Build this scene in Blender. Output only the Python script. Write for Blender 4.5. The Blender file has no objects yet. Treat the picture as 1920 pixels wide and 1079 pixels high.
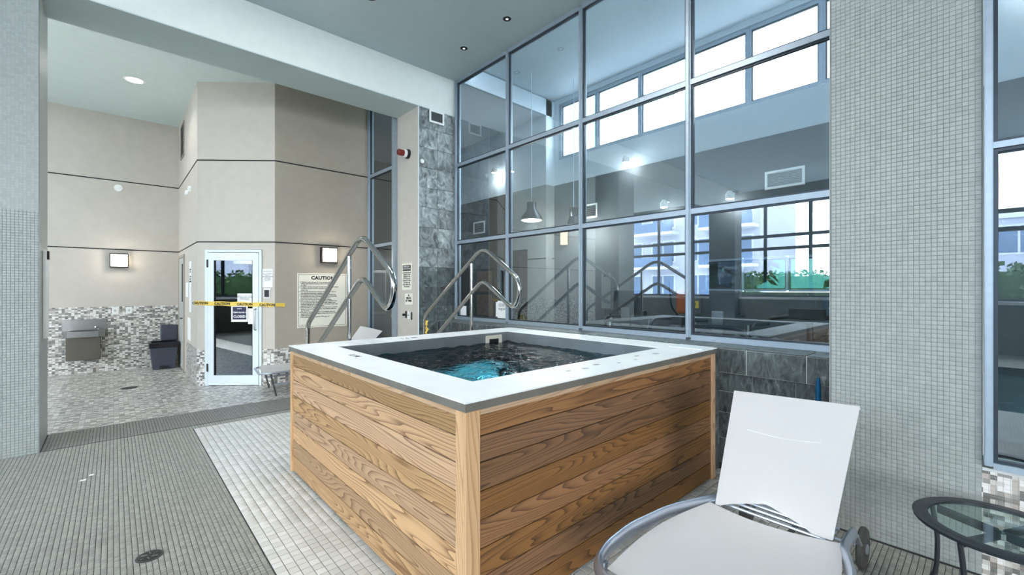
import bpy, bmesh, math, random
import numpy as np
from mathutils import Vector, Matrix, Euler

random.seed(7)
rng = np.random.RandomState(7)
C = bpy.context.scene.collection
SC = bpy.context.scene
R = math.radians

# ------------------------------------------------------------------ camera
HEAD = R(42.43)
cam_d = bpy.data.cameras.new('camera'); cam = bpy.data.objects.new('camera', cam_d); C.objects.link(cam)
cam.location = (0, 0, 1.5); cam.rotation_euler = (R(90), 0, -HEAD)
cam_d.sensor_width = 36; cam_d.lens = 817 / 1920 * 36; cam_d.shift_y = 1.5 / 1920; cam_d.clip_start = 0.02; cam_d.clip_end = 500
SC.camera = cam
# ------------------------------------------------------------------ view
SC.view_settings.view_transform = 'Standard'; SC.view_settings.look = 'None'
SC.view_settings.gamma = 1; SC.view_settings.use_curve_mapping = False
SC.view_settings.exposure = 0.62
SC.cycles.max_bounces = 10; SC.cycles.diffuse_bounces = 6; SC.cycles.glossy_bounces = 5
SC.cycles.transparent_max_bounces = 24; SC.cycles.transmission_bounces = 6
SC.cycles.caustics_reflective = False; SC.cycles.caustics_refractive = False
SC.cycles.sample_clamp_indirect = 6.0
# ------------------------------------------------------------------ world: bright hazy sky with soft clouds
W = bpy.data.worlds.new('world'); SC.world = W; W.use_nodes = True
nt = W.node_tree; bg = nt.nodes['Background']
tc = nt.nodes.new('ShaderNodeTexCoord'); nz = nt.nodes.new('ShaderNodeTexNoise')
nz.inputs['Scale'].default_value = 2.2; nz.inputs['Detail'].default_value = 4
mp = nt.nodes.new('ShaderNodeMapping'); mp.inputs['Scale'].default_value = (1, 1, 3)
nt.links.new(tc.outputs['Generated'], mp.inputs[0]); nt.links.new(mp.outputs[0], nz.inputs['Vector'])
rp = nt.nodes.new('ShaderNodeValToRGB')
rp.color_ramp.elements[0].position = .35; rp.color_ramp.elements[0].color = (.74, .84, .98, 1)
rp.color_ramp.elements[1].position = .62; rp.color_ramp.elements[1].color = (1.0, .975, .94, 1)
nt.links.new(nz.outputs['Fac'], rp.inputs[0]); nt.links.new(rp.outputs[0], bg.inputs['Color'])
bg.inputs['Strength'].default_value = 13.0

def light(name, kind, loc, energy, color=(1, 1, 1), size=.1, rot=None, portal=False, size_y=None, spot=None):
    d = bpy.data.lights.new(name, kind); o = bpy.data.objects.new(name, d); C.objects.link(o)
    o.location = loc; d.energy = energy; d.color = color
    if kind == 'AREA':
        d.size = size
        if size_y: d.shape = 'RECTANGLE'; d.size_y = size_y
        if portal: d.cycles.is_portal = True
    elif kind in ('POINT', 'SPOT'):
        d.shadow_soft_size = size
    if spot: d.spot_size = R(spot); d.spot_blend = .6
    if rot: o.rotation_euler = rot
    return o
# unseen ceiling lamps added to brighten the hall (fixtures are built with the ceiling)
ADDED_LAMPS = [(1.9, 2.4), (1.2, 3.5), (-3.4, -1.5), (-3.4, -4.5)]
for hx, hy in ADDED_LAMPS:
    light('added_fill_lamp', 'AREA', (hx, hy, 4.83), 30, (1, .97, .93), .28).data.shape = 'DISK'
# sky portals in the real window openings (they emit nothing, they only guide sampling)
light('sky_portal', 'AREA', (-8.12, .3, 2.9), 1, size=3.5, size_y=20.8, rot=(0, R(-90), 0), portal=True)
light('sky_portal', 'AREA', (6.66, 3.3, 4.6), 1, size=1.3, size_y=5.0, rot=(0, R(90), 0), portal=True)

# ================================================================== materials
def lin(c):
    return tuple((x / 12.92 if x <= .04045 else ((x + .055) / 1.055) ** 2.4) for x in [v / 255 for v in c])
_M = {}
def mat(name, col, rough=.6, metal=0., var=.06, scale=8., bump=0., bscale=60., emit=0., coat=0., spec=.5, stretch=None):
    if name in _M: return _M[name]
    m = bpy.data.materials.new(name); m.use_nodes = True; n = m.node_tree; b = n.nodes['Principled BSDF']
    c = lin(col)
    b.inputs['Roughness'].default_value = rough; b.inputs['Metallic'].default_value = metal
    b.inputs['Specular IOR Level'].default_value = spec
    if coat: b.inputs['Coat Weight'].default_value = coat
    tc = n.nodes.new('ShaderNodeTexCoord'); nz = n.nodes.new('ShaderNodeTexNoise'); nz.inputs['Scale'].default_value = scale
    nz.inputs['Detail'].default_value = 4
    src = tc.outputs['Object']
    if stretch:
        mp = n.nodes.new('ShaderNodeMapping'); mp.inputs['Scale'].default_value = stretch
        n.links.new(src, mp.inputs[0]); src = mp.outputs[0]
    n.links.new(src, nz.inputs['Vector'])
    rp = n.nodes.new('ShaderNodeValToRGB'); rp.color_ramp.elements[0].position = .3; rp.color_ramp.elements[1].position = .7
    rp.color_ramp.elements[0].color = tuple(x * (1 - var) for x in c) + (1,)
    rp.color_ramp.elements[1].color = tuple(min(1, x * (1 + var)) for x in c) + (1,)
    n.links.new(nz.outputs['Fac'], rp.inputs[0]); n.links.new(rp.outputs[0], b.inputs['Base Color'])
    if bump:
        n2 = n.nodes.new('ShaderNodeTexNoise'); n2.inputs['Scale'].default_value = bscale
        bp = n.nodes.new('ShaderNodeBump'); bp.inputs['Strength'].default_value = bump; bp.inputs['Distance'].default_value = .01
        n.links.new(src, n2.inputs['Vector']); n.links.new(n2.outputs['Fac'], bp.inputs['Height']); n.links.new(bp.outputs[0], b.inputs['Normal'])
    if emit:
        b.inputs['Emission Strength'].default_value = emit; b.inputs['Emission Color'].default_value = c + (1,)
    _M[name] = m; return m

def mathn(n, op, a, b=None, c=None):
    x = n.nodes.new('ShaderNodeMath'); x.operation = op
    for i, v in enumerate((a, b, c)):
        if v is None: continue
        if isinstance(v, (int, float)): x.inputs[i].default_value = v
        else: n.links.new(v, x.inputs[i])
    return x.outputs[0]
def grid_mat(name, size, stops, grout=None, gw=.08, rough=.35, blot=.0, offset=(0, 0, 0), aspect=(1, 1, 1), bump=.3):
    """square mosaic: each cell picks its colour from stops; grout lines only where the pieces are not modelled"""
    if name in _M: return _M[name]
    m = bpy.data.materials.new(name); m.use_nodes = True; n = m.node_tree; b = n.nodes['Principled BSDF']
    b.inputs['Roughness'].default_value = rough
    g = n.nodes.new('ShaderNodeNewGeometry')
    mp = n.nodes.new('ShaderNodeMapping'); mp.vector_type = 'POINT'
    mp.inputs['Location'].default_value = tuple(-o / (size * a) + .5 * 0 for o, a in zip(offset, aspect))
    mp.inputs['Scale'].default_value = tuple(1 / (size * a) for a in aspect)
    n.links.new(g.outputs['Position'], mp.inputs[0])
    fl = n.nodes.new('ShaderNodeVectorMath'); fl.operation = 'FLOOR'; 
    ad = n.nodes.new('ShaderNodeVectorMath'); ad.operation = 'ADD'
    # step half a hair along the normal so that the constant axis never sits on a cell boundary
    nm = n.nodes.new('ShaderNodeVectorMath'); nm.operation = 'SCALE'; nm.inputs['Scale'].default_value = -.31
    n.links.new(g.outputs['Normal'], nm.inputs[0]); n.links.new(mp.outputs[0], ad.inputs[0]); n.links.new(nm.outputs[0], ad.inputs[1])
    n.links.new(ad.outputs[0], fl.inputs[0])
    wn = n.nodes.new('ShaderNodeTexWhiteNoise'); wn.noise_dimensions = '3D'; n.links.new(fl.outputs[0], wn.inputs['Vector'])
    rp = n.nodes.new('ShaderNodeValToRGB'); rp.color_ramp.interpolation = 'CONSTANT'
    els = rp.color_ramp.elements
    while len(els) < len(stops): els.new(.5)
    for e, (p, c) in zip(els, stops): e.position = p; e.color = lin(c) + (1,)
    n.links.new(wn.outputs['Value'], rp.inputs[0]); col = rp.outputs[0]
    if blot:
        nz = n.nodes.new('ShaderNodeTexNoise'); nz.inputs['Scale'].default_value = 1.6; nz.inputs['Detail'].default_value = 5
        n.links.new(g.outputs['Position'], nz.inputs['Vector'])
        hs = n.nodes.new('ShaderNodeHueSaturation'); v = mathn(n, 'MULTIPLY_ADD', nz.outputs['Fac'], blot * 2, 1 - blot)
        n.links.new(v, hs.inputs['Value']); n.links.new(col, hs.inputs['Color']); col = hs.outputs[0]
    if grout:
        fr = n.nodes.new('ShaderNodeVectorMath'); fr.operation = 'FRACTION'; n.links.new(mp.outputs[0], fr.inputs[0])
        sx = n.nodes.new('ShaderNodeSeparateXYZ'); n.links.new(fr.outputs[0], sx.inputs[0])
        sn = n.nodes.new('ShaderNodeSeparateXYZ'); n.links.new(g.outputs['Normal'], sn.inputs[0])
        tot = None
        for ax in 'XYZ':
            f = sx.outputs[ax]
            d = mathn(n, 'ABSOLUTE', mathn(n, 'SUBTRACT', f, .5))
            ln = mathn(n, 'GREATER_THAN', d, .5 - gw / 2)
            use = mathn(n, 'LESS_THAN', mathn(n, 'ABSOLUTE', sn.outputs[ax]), .6)
            k = mathn(n, 'MULTIPLY', ln, use)
            tot = k if tot is None else mathn(n, 'MAXIMUM', tot, k)
        mx = n.nodes.new('ShaderNodeMix'); mx.data_type = 'RGBA'
        n.links.new(tot, mx.inputs['Factor']); n.links.new(col, mx.inputs['A']); mx.inputs['B'].default_value = lin(grout) + (1,)
        col = mx.outputs['Result']
        bp = n.nodes.new('ShaderNodeBump'); bp.inputs['Strength'].default_value = bump; bp.inputs['Distance'].default_value = .002; bp.invert = True
        n.links.new(tot, bp.inputs['Height']); n.links.new(bp.outputs[0], b.inputs['Normal'])
    n.links.new(col, b.inputs['Base Color'])
    _M[name] = m; return m

def wood_mat(name, axis, light_c, dark_c, tone=.25):
    """cedar: contour-like growth rings stretched along the board, each board its own piece of the log"""
    m = bpy.data.materials.new(name); m.use_nodes = True; n = m.node_tree; b = n.nodes['Principled BSDF']
    b.inputs['Roughness'].default_value = .55
    tc = n.nodes.new('ShaderNodeTexCoord'); oi = n.nodes.new('ShaderNodeObjectInfo')
    sc = {'x': (.42, 4.0, 5.5), 'y': (4.0, .42, 5.5), 'z': (5, 5, .4)}[axis]
    mp = n.nodes.new('ShaderNodeMapping'); mp.inputs['Scale'].default_value = sc
    n.links.new(tc.outputs['Object'], mp.inputs[0])
    off = n.nodes.new('ShaderNodeCombineXYZ')
    r1 = mathn(n, 'MULTIPLY', oi.outputs['Random'], 91.7)
    for i in range(3): n.links.new(r1, off.inputs[i])
    ad = n.nodes.new('ShaderNodeVectorMath'); n.links.new(mp.outputs[0], ad.inputs[0]); n.links.new(off.outputs[0], ad.inputs[1])
    nz = n.nodes.new('ShaderNodeTexNoise'); nz.inputs['Scale'].default_value = 1.0; nz.inputs['Detail'].default_value = 2.2; nz.inputs['Roughness'].default_value = .42
    n.links.new(ad.outputs[0], nz.inputs['Vector'])
    ph = mathn(n, 'MULTIPLY', nz.outputs['Fac'], 30)
    fr = mathn(n, 'FRACT', ph)
    ring = mathn(n, 'POWER', fr, 3.2)
    fine = n.nodes.new('ShaderNodeTexNoise'); fine.inputs['Scale'].default_value = 14; fine.inputs['Detail'].default_value = 5
    mp2 = n.nodes.new('ShaderNodeMapping'); mp2.inputs['Scale'].default_value = {'x': (.3, 4, 9), 'y': (4, .3, 9), 'z': (9, 9, .3)}[axis]
    n.links.new(tc.outputs['Object'], mp2.inputs[0]); n.links.new(mp2.outputs[0], fine.inputs['Vector'])
    fac = mathn(n, 'MULTIPLY_ADD', ring, .75, mathn(n, 'MULTIPLY', fine.outputs['Fac'], .34)); 
    mx = n.nodes.new('ShaderNodeMix'); mx.data_type = 'RGBA'
    n.links.new(fac, mx.inputs['Factor']); mx.inputs['A'].default_value = lin(light_c) + (1,); mx.inputs['B'].default_value = lin(dark_c) + (1,)
    r2 = mathn(n, 'FRACT', mathn(n, 'MULTIPLY', oi.outputs['Random'], 37.3))
    r3 = mathn(n, 'FRACT', mathn(n, 'MULTIPLY', oi.outputs['Random'], 113.9))
    hs = n.nodes.new('ShaderNodeHueSaturation')
    n.links.new(mathn(n, 'MULTIPLY_ADD', r2, tone * 2, 1 - tone), hs.inputs['Value'])
    n.links.new(mathn(n, 'MULTIPLY_ADD', r3, .2, .9), hs.inputs['Saturation'])
    n.links.new(mathn(n, 'MULTIPLY_ADD', r3, .005, .4975), hs.inputs['Hue'])
    n.links.new(mx.outputs['Result'], hs.inputs['Color'])
    # small knots and nail holes
    vo = n.nodes.new('ShaderNodeTexVoronoi'); vo.inputs['Scale'].default_value = 3.1
    n.links.new(tc.outputs['Object'], vo.inputs['Vector'])
    kn = mathn(n, 'LESS_THAN', vo.outputs['Distance'], .022)
    m2 = n.nodes.new('ShaderNodeMix'); m2.data_type = 'RGBA'; n.links.new(kn, m2.inputs['Factor'])
    n.links.new(hs.outputs[0], m2.inputs['A']); m2.inputs['B'].default_value = lin((52, 34, 20)) + (1,)
    n.links.new(m2.outputs['Result'], b.inputs['Base Color'])
    bp = n.nodes.new('ShaderNodeBump'); bp.inputs['Strength'].default_value = .25; bp.inputs['Distance'].default_value = .002
    n.links.new(fac, bp.inputs['Height']); n.links.new(bp.outputs[0], b.inputs['Normal'])
    _M[name] = m; return m

def slate_mat(name, a, c, veins=(176, 186, 190)):
    m = bpy.data.materials.new(name); m.use_nodes = True; n = m.node_tree; b = n.nodes['Principled BSDF']
    b.inputs['Roughness'].default_value = .42
    tc = n.nodes.new('ShaderNodeTexCoord'); oi = n.nodes.new('ShaderNodeObjectInfo')
    off = n.nodes.new('ShaderNodeCombineXYZ')
    for i in range(3): n.links.new(mathn(n, 'MULTIPLY', oi.outputs['Random'], 40.0 + i * 17), off.inputs[i])
    ad = n.nodes.new('ShaderNodeVectorMath'); n.links.new(tc.outputs['Object'], ad.inputs[0]); n.links.new(off.outputs[0], ad.inputs[1])
    mp = n.nodes.new('ShaderNodeMapping'); mp.inputs['Rotation'].default_value = (.5, .7, .4); mp.inputs['Scale'].default_value = (1, 2.2, .8)
    n.links.new(ad.outputs[0], mp.inputs[0])
    nz = n.nodes.new('ShaderNodeTexNoise'); nz.inputs['Scale'].default_value = 7; nz.inputs['Detail'].default_value = 8; nz.inputs['Distortion'].default_value = 1.6
    nz.inputs['Roughness'].default_value = .65
    n.links.new(mp.outputs[0], nz.inputs['Vector'])
    rp = n.nodes.new('ShaderNodeValToRGB'); e = rp.color_ramp.elements
    e[0].position = .33; e[0].color = lin(a) + (1,); e[1].position = .60; e[1].color = lin(c) + (1,)
    x = e.new(.72); x.color = lin(veins) + (1,)
    n.links.new(nz.outputs['Fac'], rp.inputs[0])
    hs = n.nodes.new('ShaderNodeHueSaturation')
    r2 = mathn(n, 'FRACT', mathn(n, 'MULTIPLY', oi.outputs['Random'], 57.3))
    n.links.new(mathn(n, 'MULTIPLY_ADD', r2, .5, .75), hs.inputs['Value']); n.links.new(rp.outputs[0], hs.inputs['Color'])
    n.links.new(hs.outputs[0], b.inputs['Base Color'])
    bp = n.nodes.new('ShaderNodeBump'); bp.inputs['Strength'].default_value = .9; bp.inputs['Distance'].default_value = .012
    n.links.new(nz.outputs['Fac'], bp.inputs['Height']); n.links.new(bp.outputs[0], b.inputs['Normal'])
    _M[name] = m; return m

def glass_mat(name, refl, tint, edge=.55, wob=.0):
    """thin architectural pane: part mirror, part clear"""
    m = bpy.data.materials.new(name); m.use_nodes = True; n = m.node_tree; n.nodes.clear()
    out = n.nodes.new('ShaderNodeOutputMaterial'); tr = n.nodes.new('ShaderNodeBsdfTransparent'); gl = n.nodes.new('ShaderNodeBsdfGlossy')
    gl.inputs['Roughness'].default_value = 0.0; tr.inputs['Color'].default_value = tint + (1,)
    gl.inputs['Color'].default_value = (.93, .98, 1, 1)
    lw = n.nodes.new('ShaderNodeLayerWeight'); lw.inputs['Blend'].default_value = .5
    f = mathn(n, 'MULTIPLY_ADD', mathn(n, 'POWER', lw.outputs['Facing'], 4.0), edge, refl)
    mx = n.nodes.new('ShaderNodeMixShader'); n.links.new(f, mx.inputs[0]); n.links.new(tr.outputs[0], mx.inputs[1]); n.links.new(gl.outputs[0], mx.inputs[2])
    n.links.new(mx.outputs[0], out.inputs[0])
    if wob:
        tc = n.nodes.new('ShaderNodeTexCoord'); nz = n.nodes.new('ShaderNodeTexNoise'); nz.inputs['Scale'].default_value = 1.3
        bp = n.nodes.new('ShaderNodeBump'); bp.inputs['Strength'].default_value = wob; bp.inputs['Distance'].default_value = .01
        n.links.new(tc.outputs['Object'], nz.inputs['Vector']); n.links.new(nz.outputs['Fac'], bp.inputs['Height']); n.links.new(bp.outputs[0], gl.inputs['Normal'])
    _M[name] = m; return m

def water_mat(name, tint, s1=7., strength=.5):
    m = bpy.data.materials.new(name); m.use_nodes = True; n = m.node_tree; n.nodes.clear()
    out = n.nodes.new('ShaderNodeOutputMaterial'); rf = n.nodes.new('ShaderNodeBsdfRefraction'); gl = n.nodes.new('ShaderNodeBsdfGlossy')
    tr = n.nodes.new('ShaderNodeBsdfTransparent')
    rf.inputs['Color'].default_value = tint + (1,); rf.inputs['IOR'].default_value = 1.2; gl.inputs['Roughness'].default_value = .03
    tr.inputs['Color'].default_value = tint + (1,)
    tc = n.nodes.new('ShaderNodeTexCoord')
    n1 = n.nodes.new('ShaderNodeTexNoise'); n1.inputs['Scale'].default_value = s1; n1.inputs['Detail'].default_value = 4; n1.inputs['Distortion'].default_value = 1.2
    n.links.new(tc.outputs['Object'], n1.inputs['Vector'])
    bp = n.nodes.new('ShaderNodeBump'); bp.inputs['Strength'].default_value = strength; bp.inputs['Distance'].default_value = .03
    n.links.new(n1.outputs['Fac'], bp.inputs['Height'])
    for s in (rf, gl): n.links.new(bp.outputs[0], s.inputs['Normal'])
    lw = n.nodes.new('ShaderNodeFresnel'); lw.inputs['IOR'].default_value = 1.16; n.links.new(bp.outputs[0], lw.inputs['Normal'])
    m0 = n.nodes.new('ShaderNodeMixShader'); m0.inputs[0].default_value = .5
    n.links.new(rf.outputs[0], m0.inputs[1]); n.links.new(tr.outputs[0], m0.inputs[2])
    mx = n.nodes.new('ShaderNodeMixShader'); n.links.new(lw.outputs[0], mx.inputs[0])
    n.links.new(m0.outputs[0], mx.inputs[1]); n.links.new(gl.outputs[0], mx.inputs[2]); n.links.new(mx.outputs[0], out.inputs[0])
    _M[name] = m; return m

def emit_mat(name, col, s):
    m = bpy.data.materials.new(name); m.use_nodes = True; n = m.node_tree; n.nodes.clear()
    out = n.nodes.new('ShaderNodeOutputMaterial'); e = n.nodes.new('ShaderNodeEmission'); e.inputs[0].default_value = lin(col) + (1,); e.inputs[1].default_value = s
    n.links.new(e.outputs[0], out.inputs[0]); _M[name] = m; return m

M = dict(
    wall=mat('wall_paint', (198, 191, 181), .7, var=.03, bump=.05, bscale=220),
    wall_dark=mat('wall_paint_taupe', (166, 158, 145), .7, var=.03),
    beam=mat('beam_paint', (228, 234, 231), .65, var=.02, bump=.03, bscale=200),
    ceil=mat('ceiling_paint', (186, 200, 204), .75, var=.02),
    ceil2=mat('ceiling_paint_back', (204, 218, 216), .75, var=.02),
    alu=mat('anodised_aluminium', (164, 178, 190), .42, .5, var=.05, scale=20),
    alu_dark=mat('aluminium_dark_grey', (60, 68, 76), .4, .6),  # dark grey aluminium for glazing beads and the west window frames
    alu_white=mat('white_powder_coat', (226, 236, 240), .35, 0, var=.02),
    steel=mat('brushed_steel', (150, 150, 148), .28, 1, var=.08, scale=30),
    steel_dark=mat('steel_dull', (92, 96, 98), .38, .9, var=.2, scale=5),
    chrome=mat('polished_steel', (176, 176, 174), .16, 1, var=.02),
    rim=mat('rim_sheet', (236, 239, 240), .45, 0, var=.035, scale=4, bump=.05, bscale=30),
    black=mat('black_plastic', (22, 23, 25), .4), dark=mat('near_black', (16, 18, 20), .7),
    rubber=mat('grey_rubber', (66, 66, 64), .6), white=mat('white_plastic', (236, 238, 236), .45),
    sling=mat('white_sling_fabric', (208, 207, 206), .6, var=.02, scale=3, bump=.08, bscale=260),
    paper=mat('paper', (240, 241, 240), .7, var=.015), ink=mat('ink', (24, 24, 26), .7),
    sign_bg=mat('sign_cream', (234, 231, 216), .5, var=.02), navy=mat('navy_print', (40, 38, 70), .6),
    yellow=mat('tape_yellow', (232, 200, 88), .45), red=mat('red_lens', (120, 26, 22), .25, coat=.6),
    bin=mat('bin_slate_plastic', (62, 68, 82), .5), bag=mat('bin_liner', (16, 18, 28), .25),
    blue=mat('blue_pole_paint', (20, 96, 140), .25, .3), grout=mat('grout_grey', (112, 114, 110), .85),
    grout_dark=mat('grout_dark', (70, 72, 72), .85), slab=mat('slab_concrete', (128, 128, 124), .8),
    teal=mat('pool_teal', (60, 190, 205), .4), concrete=mat('concrete_block', (92, 96, 90), .8, var=.25, scale=5, bump=.4, bscale=20),
    hedge=mat('hedge_leaves', (52, 84, 44), .7, var=.5, scale=20, bump=1, bscale=40),
    bwall=mat('facade_render', (176, 180, 196), .7, var=.06), bdark=mat('facade_glass', (78, 104, 138), .15, .2, var=.25, scale=.5),
    bturq=mat('facade_turquoise', (150, 214, 214), .2, .1, var=.1, scale=.4), bwhite=mat('facade_white', (226, 228, 232), .6),
    paving=mat('terrace_paving', (186, 190, 194), .8), wood_plain=mat('pale_wood', (182, 166, 128), .5, var=.12, scale=12, stretch=(1, 1, .2)),
    orange=mat('orange_plastic', (190, 90, 40), .5), darkwall=mat('gym_dark_paint', (84, 90, 94), .6, var=.05),
    gymwall=mat('gym_light_paint', (196, 208, 216), .7, var=.02), gymfloor=mat('gym_rubber_floor', (52, 54, 58), .7, var=.2, scale=60),
    table_metal=mat('table_charcoal', (58, 64, 70), .42, .5, var=.08), loungealu=mat('lounge_aluminium', (186, 194, 208), .28, .85, var=.04),
    ledge=mat('ledge_metal', (120, 132, 142), .4, .5, var=.1), brown=mat('framed_brown', (112, 84, 66), .6, var=.3, scale=12),
    stone_grout=mat('white_grout', (206, 210, 208), .8),
)
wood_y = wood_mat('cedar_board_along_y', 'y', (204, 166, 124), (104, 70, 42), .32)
wood_x_shaded = wood_mat('cedar_board_along_x_shaded', 'x', (148, 105, 62), (64, 39, 20), .25)  # shade on the tub's right face is put into this darker cedar
wood_z = wood_mat('cedar_trim_upright', 'z', (212, 176, 136), (168, 126, 86), .1)
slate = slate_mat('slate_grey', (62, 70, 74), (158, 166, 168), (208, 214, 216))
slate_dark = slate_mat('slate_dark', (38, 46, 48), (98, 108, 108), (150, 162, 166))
glass = glass_mat('curtain_wall_glass', .115, (.80, .86, .89), .5, .02)
glass_out = glass_mat('outer_window_glass', .04, (.94, .97, .98))
glass_dark = glass_mat('door_glass', .13, (.42, .46, .47))
glass_table = glass_mat('table_glass', .05, (.80, .88, .86), .3)
tile_grey = grid_mat('grey_floor_tile', .026, [(0, (148, 149, 142)), (.35, (156, 157, 149)), (.7, (142, 143, 137))], rough=.42, blot=.08)
tile_grey_flat = grid_mat('grey_floor_tile_far', .026, [(0, (148, 149, 142)), (.35, (156, 157, 149)), (.7, (142, 143, 137))], grout=(96, 100, 98), rough=.42, blot=.08)
tile_strip = grid_mat('strip_floor_tile', .026, [(0, (134, 133, 129)), (.5, (126, 125, 121))], rough=.42, blot=.08)
tile_white = grid_mat('white_floor_tile', .0525, [(0, (212, 212, 208)), (.3, (220, 219, 217)), (.6, (206, 206, 201))], rough=.34, blot=.04)
tile_col = grid_mat('pillar_tile', .024, [(0, (158, 164, 161)), (.4, (162, 168, 165)), (.75, (154, 160, 157))], rough=.4, blot=.05)
tile_col_flat = grid_mat('pillar_tile_far', .024, [(0, (158, 164, 161)), (.4, (162, 168, 165)), (.75, (154, 160, 157))], grout=(146, 152, 149), gw=.08, rough=.4, blot=.05)
MIX = [(0, (232, 230, 226)), (.3, (206, 203, 196)), (.46, (186, 178, 170)), (.62, (150, 148, 142)), (.78, (112, 112, 108)), (.92, (132, 126, 120))]
mosaic_near = grid_mat('mixed_mosaic', .025, MIX, rough=.3, offset=(0, .02, .56))
mosaic_far = grid_mat('mixed_mosaic_wall', .026, MIX, grout=(170, 170, 164), rough=.3, aspect=(1.5, 1.5, 1))
mosaic_floor = grid_mat('mixed_mosaic_floor', .03, [(0, (226, 223, 218)), (.35, (190, 185, 178)), (.6, (156, 153, 148)), (.85, (124, 121, 116))], grout=(150, 150, 146), rough=.3, aspect=(1.6, 1, 1))

# ================================================================== mesh helpers
class MB:
    def __init__(s): s.v = []; s.f = []; s.m = Matrix.Identity(4); s.smooth = False
    def add(s, vs, fs):
        o = len(s.v); s.v += [tuple(s.m @ Vector(v)) for v in vs]; s.f += [tuple(i + o for i in f) for f in fs]; return s
    def box(s, x0, x1, y0, y1, z0, z1):
        vs = [(x, y, z) for z in (z0, z1) for y in (y0, y1) for x in (x0, x1)]
        return s.add(vs, [(0, 2, 3, 1), (4, 5, 7, 6), (0, 1, 5, 4), (2, 6, 7, 3), (0, 4, 6, 2), (1, 3, 7, 5)])
    def cbox(s, x0, x1, y0, y1, z0, z1, b=.004):
        """box with chamfered edges"""
        bm = bmesh.new(); bmesh.ops.create_cube(bm, size=1)
        for v in bm.verts: v.co = ((x0 + x1) / 2 + v.co.x * (x1 - x0), (y0 + y1) / 2 + v.co.y * (y1 - y0), (z0 + z1) / 2 + v.co.z * (z1 - z0))
        bmesh.ops.bevel(bm, geom=bm.edges[:], offset=b, segments=2, affect='EDGES', profile=.5)
        return s.bm(bm)
    def bm(s, bm):
        bm.verts.ensure_lookup_table(); bm.verts.index_update()
        s.add([tuple(v.co) for v in bm.verts], [tuple(v.index for v in f.verts) for f in bm.faces]); bm.free(); return s
    def tube(s, pts, r, n=10, fillet=0, closed=False, ry=None, cap=True):
        P = [Vector(p) for p in pts]
        if fillet and len(P) > 2:
            Q = [P[0]]
            for i in range(1, len(P) - 1):
                a, b, c = P[i - 1], P[i], P[i + 1]; d1 = (a - b); d2 = (c - b)
                fl = fillet[i] if isinstance(fillet, (list, tuple)) else fillet
                l = min(fl, d1.length * .48, d2.length * .48)
                p1 = b + d1.normalized() * l; p2 = b + d2.normalized() * l
                for k in range(7):
                    t = k / 6; Q.append(p1.lerp(b, t).lerp(b.lerp(p2, t), t))
            Q.append(P[-1]); P = Q
        N = len(P); T = []
        for i in range(N):
            if closed: t = P[(i + 1) % N] - P[i - 1]
            else: t = P[min(i + 1, N - 1)] - P[max(i - 1, 0)]
            T.append(t.normalized())
        up = Vector((0, 0, 1)) if abs(T[0].z) < .9 else Vector((1, 0, 0))
        u = (up - T[0] * up.dot(T[0])).normalized(); vs = []; fs = []
        for i in range(N):
            u = (u - T[i] * u.dot(T[i])).normalized(); w = T[i].cross(u)
            for k in range(n):
                a = 2 * math.pi * k / n; vs.append(tuple(P[i] + u * math.cos(a) * (ry or r) + w * math.sin(a) * r))
        for i in range(N if closed else N - 1):
            j = (i + 1) % N
            for k in range(n): l = (k + 1) % n; fs.append((i * n + k, i * n + l, j * n + l, j * n + k))
        if not closed and cap: fs.append(tuple(range(n))[::-1]); fs.append(tuple((N - 1) * n + k for k in range(n)))
        s.smooth = True
        return s.add(vs, fs)
    def lathe(s, prof, c, n=24, axis='z', sx=1, sy=1):
        """profile of (radius, height)"""
        vs = []; fs = []
        for (r, z) in prof:
            for k in range(n):
                a = 2 * math.pi * k / n; p = (r * math.cos(a) * sx, r * math.sin(a) * sy, z)
                if axis == 'x': p = (p[2], p[0], p[1])
                if axis == 'y': p = (p[0], p[2], p[1])
                vs.append((c[0] + p[0], c[1] + p[1], c[2] + p[2]))
        for i in range(len(prof) - 1):
            for k in range(n): l = (k + 1) % n; fs.append((i * n + k, i * n + l, (i + 1) * n + l, (i + 1) * n + k))
        fs.append(tuple(range(n))[::-1]); fs.append(tuple((len(prof) - 1) * n + k for k in range(n)))
        s.smooth = True
        return s.add(vs, fs)
    def prism(s, poly, z0, z1):
        n = len(poly); s.add([(x, y, z0) for x, y in poly] + [(x, y, z1) for x, y in poly],
                             [tuple(range(n))[::-1], tuple(range(n, 2 * n))] + [(i, (i + 1) % n, (i + 1) % n + n, i + n) for i in range(n)]); return s
    def mesh(s, name, org=(0, 0, 0)):
        me = bpy.data.meshes.new(name)
        me.from_pydata([(a - org[0], b - org[1], c - org[2]) for a, b, c in s.v], [], s.f)
        bm = bmesh.new(); bm.from_mesh(me); bmesh.ops.recalc_face_normals(bm, faces=bm.faces); bm.to_mesh(me); bm.free()
        if s.smooth:
            for p in me.polygons: p.use_smooth = True
            try: me.set_sharp_from_angle(angle=R(40))
            except Exception: pass
        return me

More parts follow.
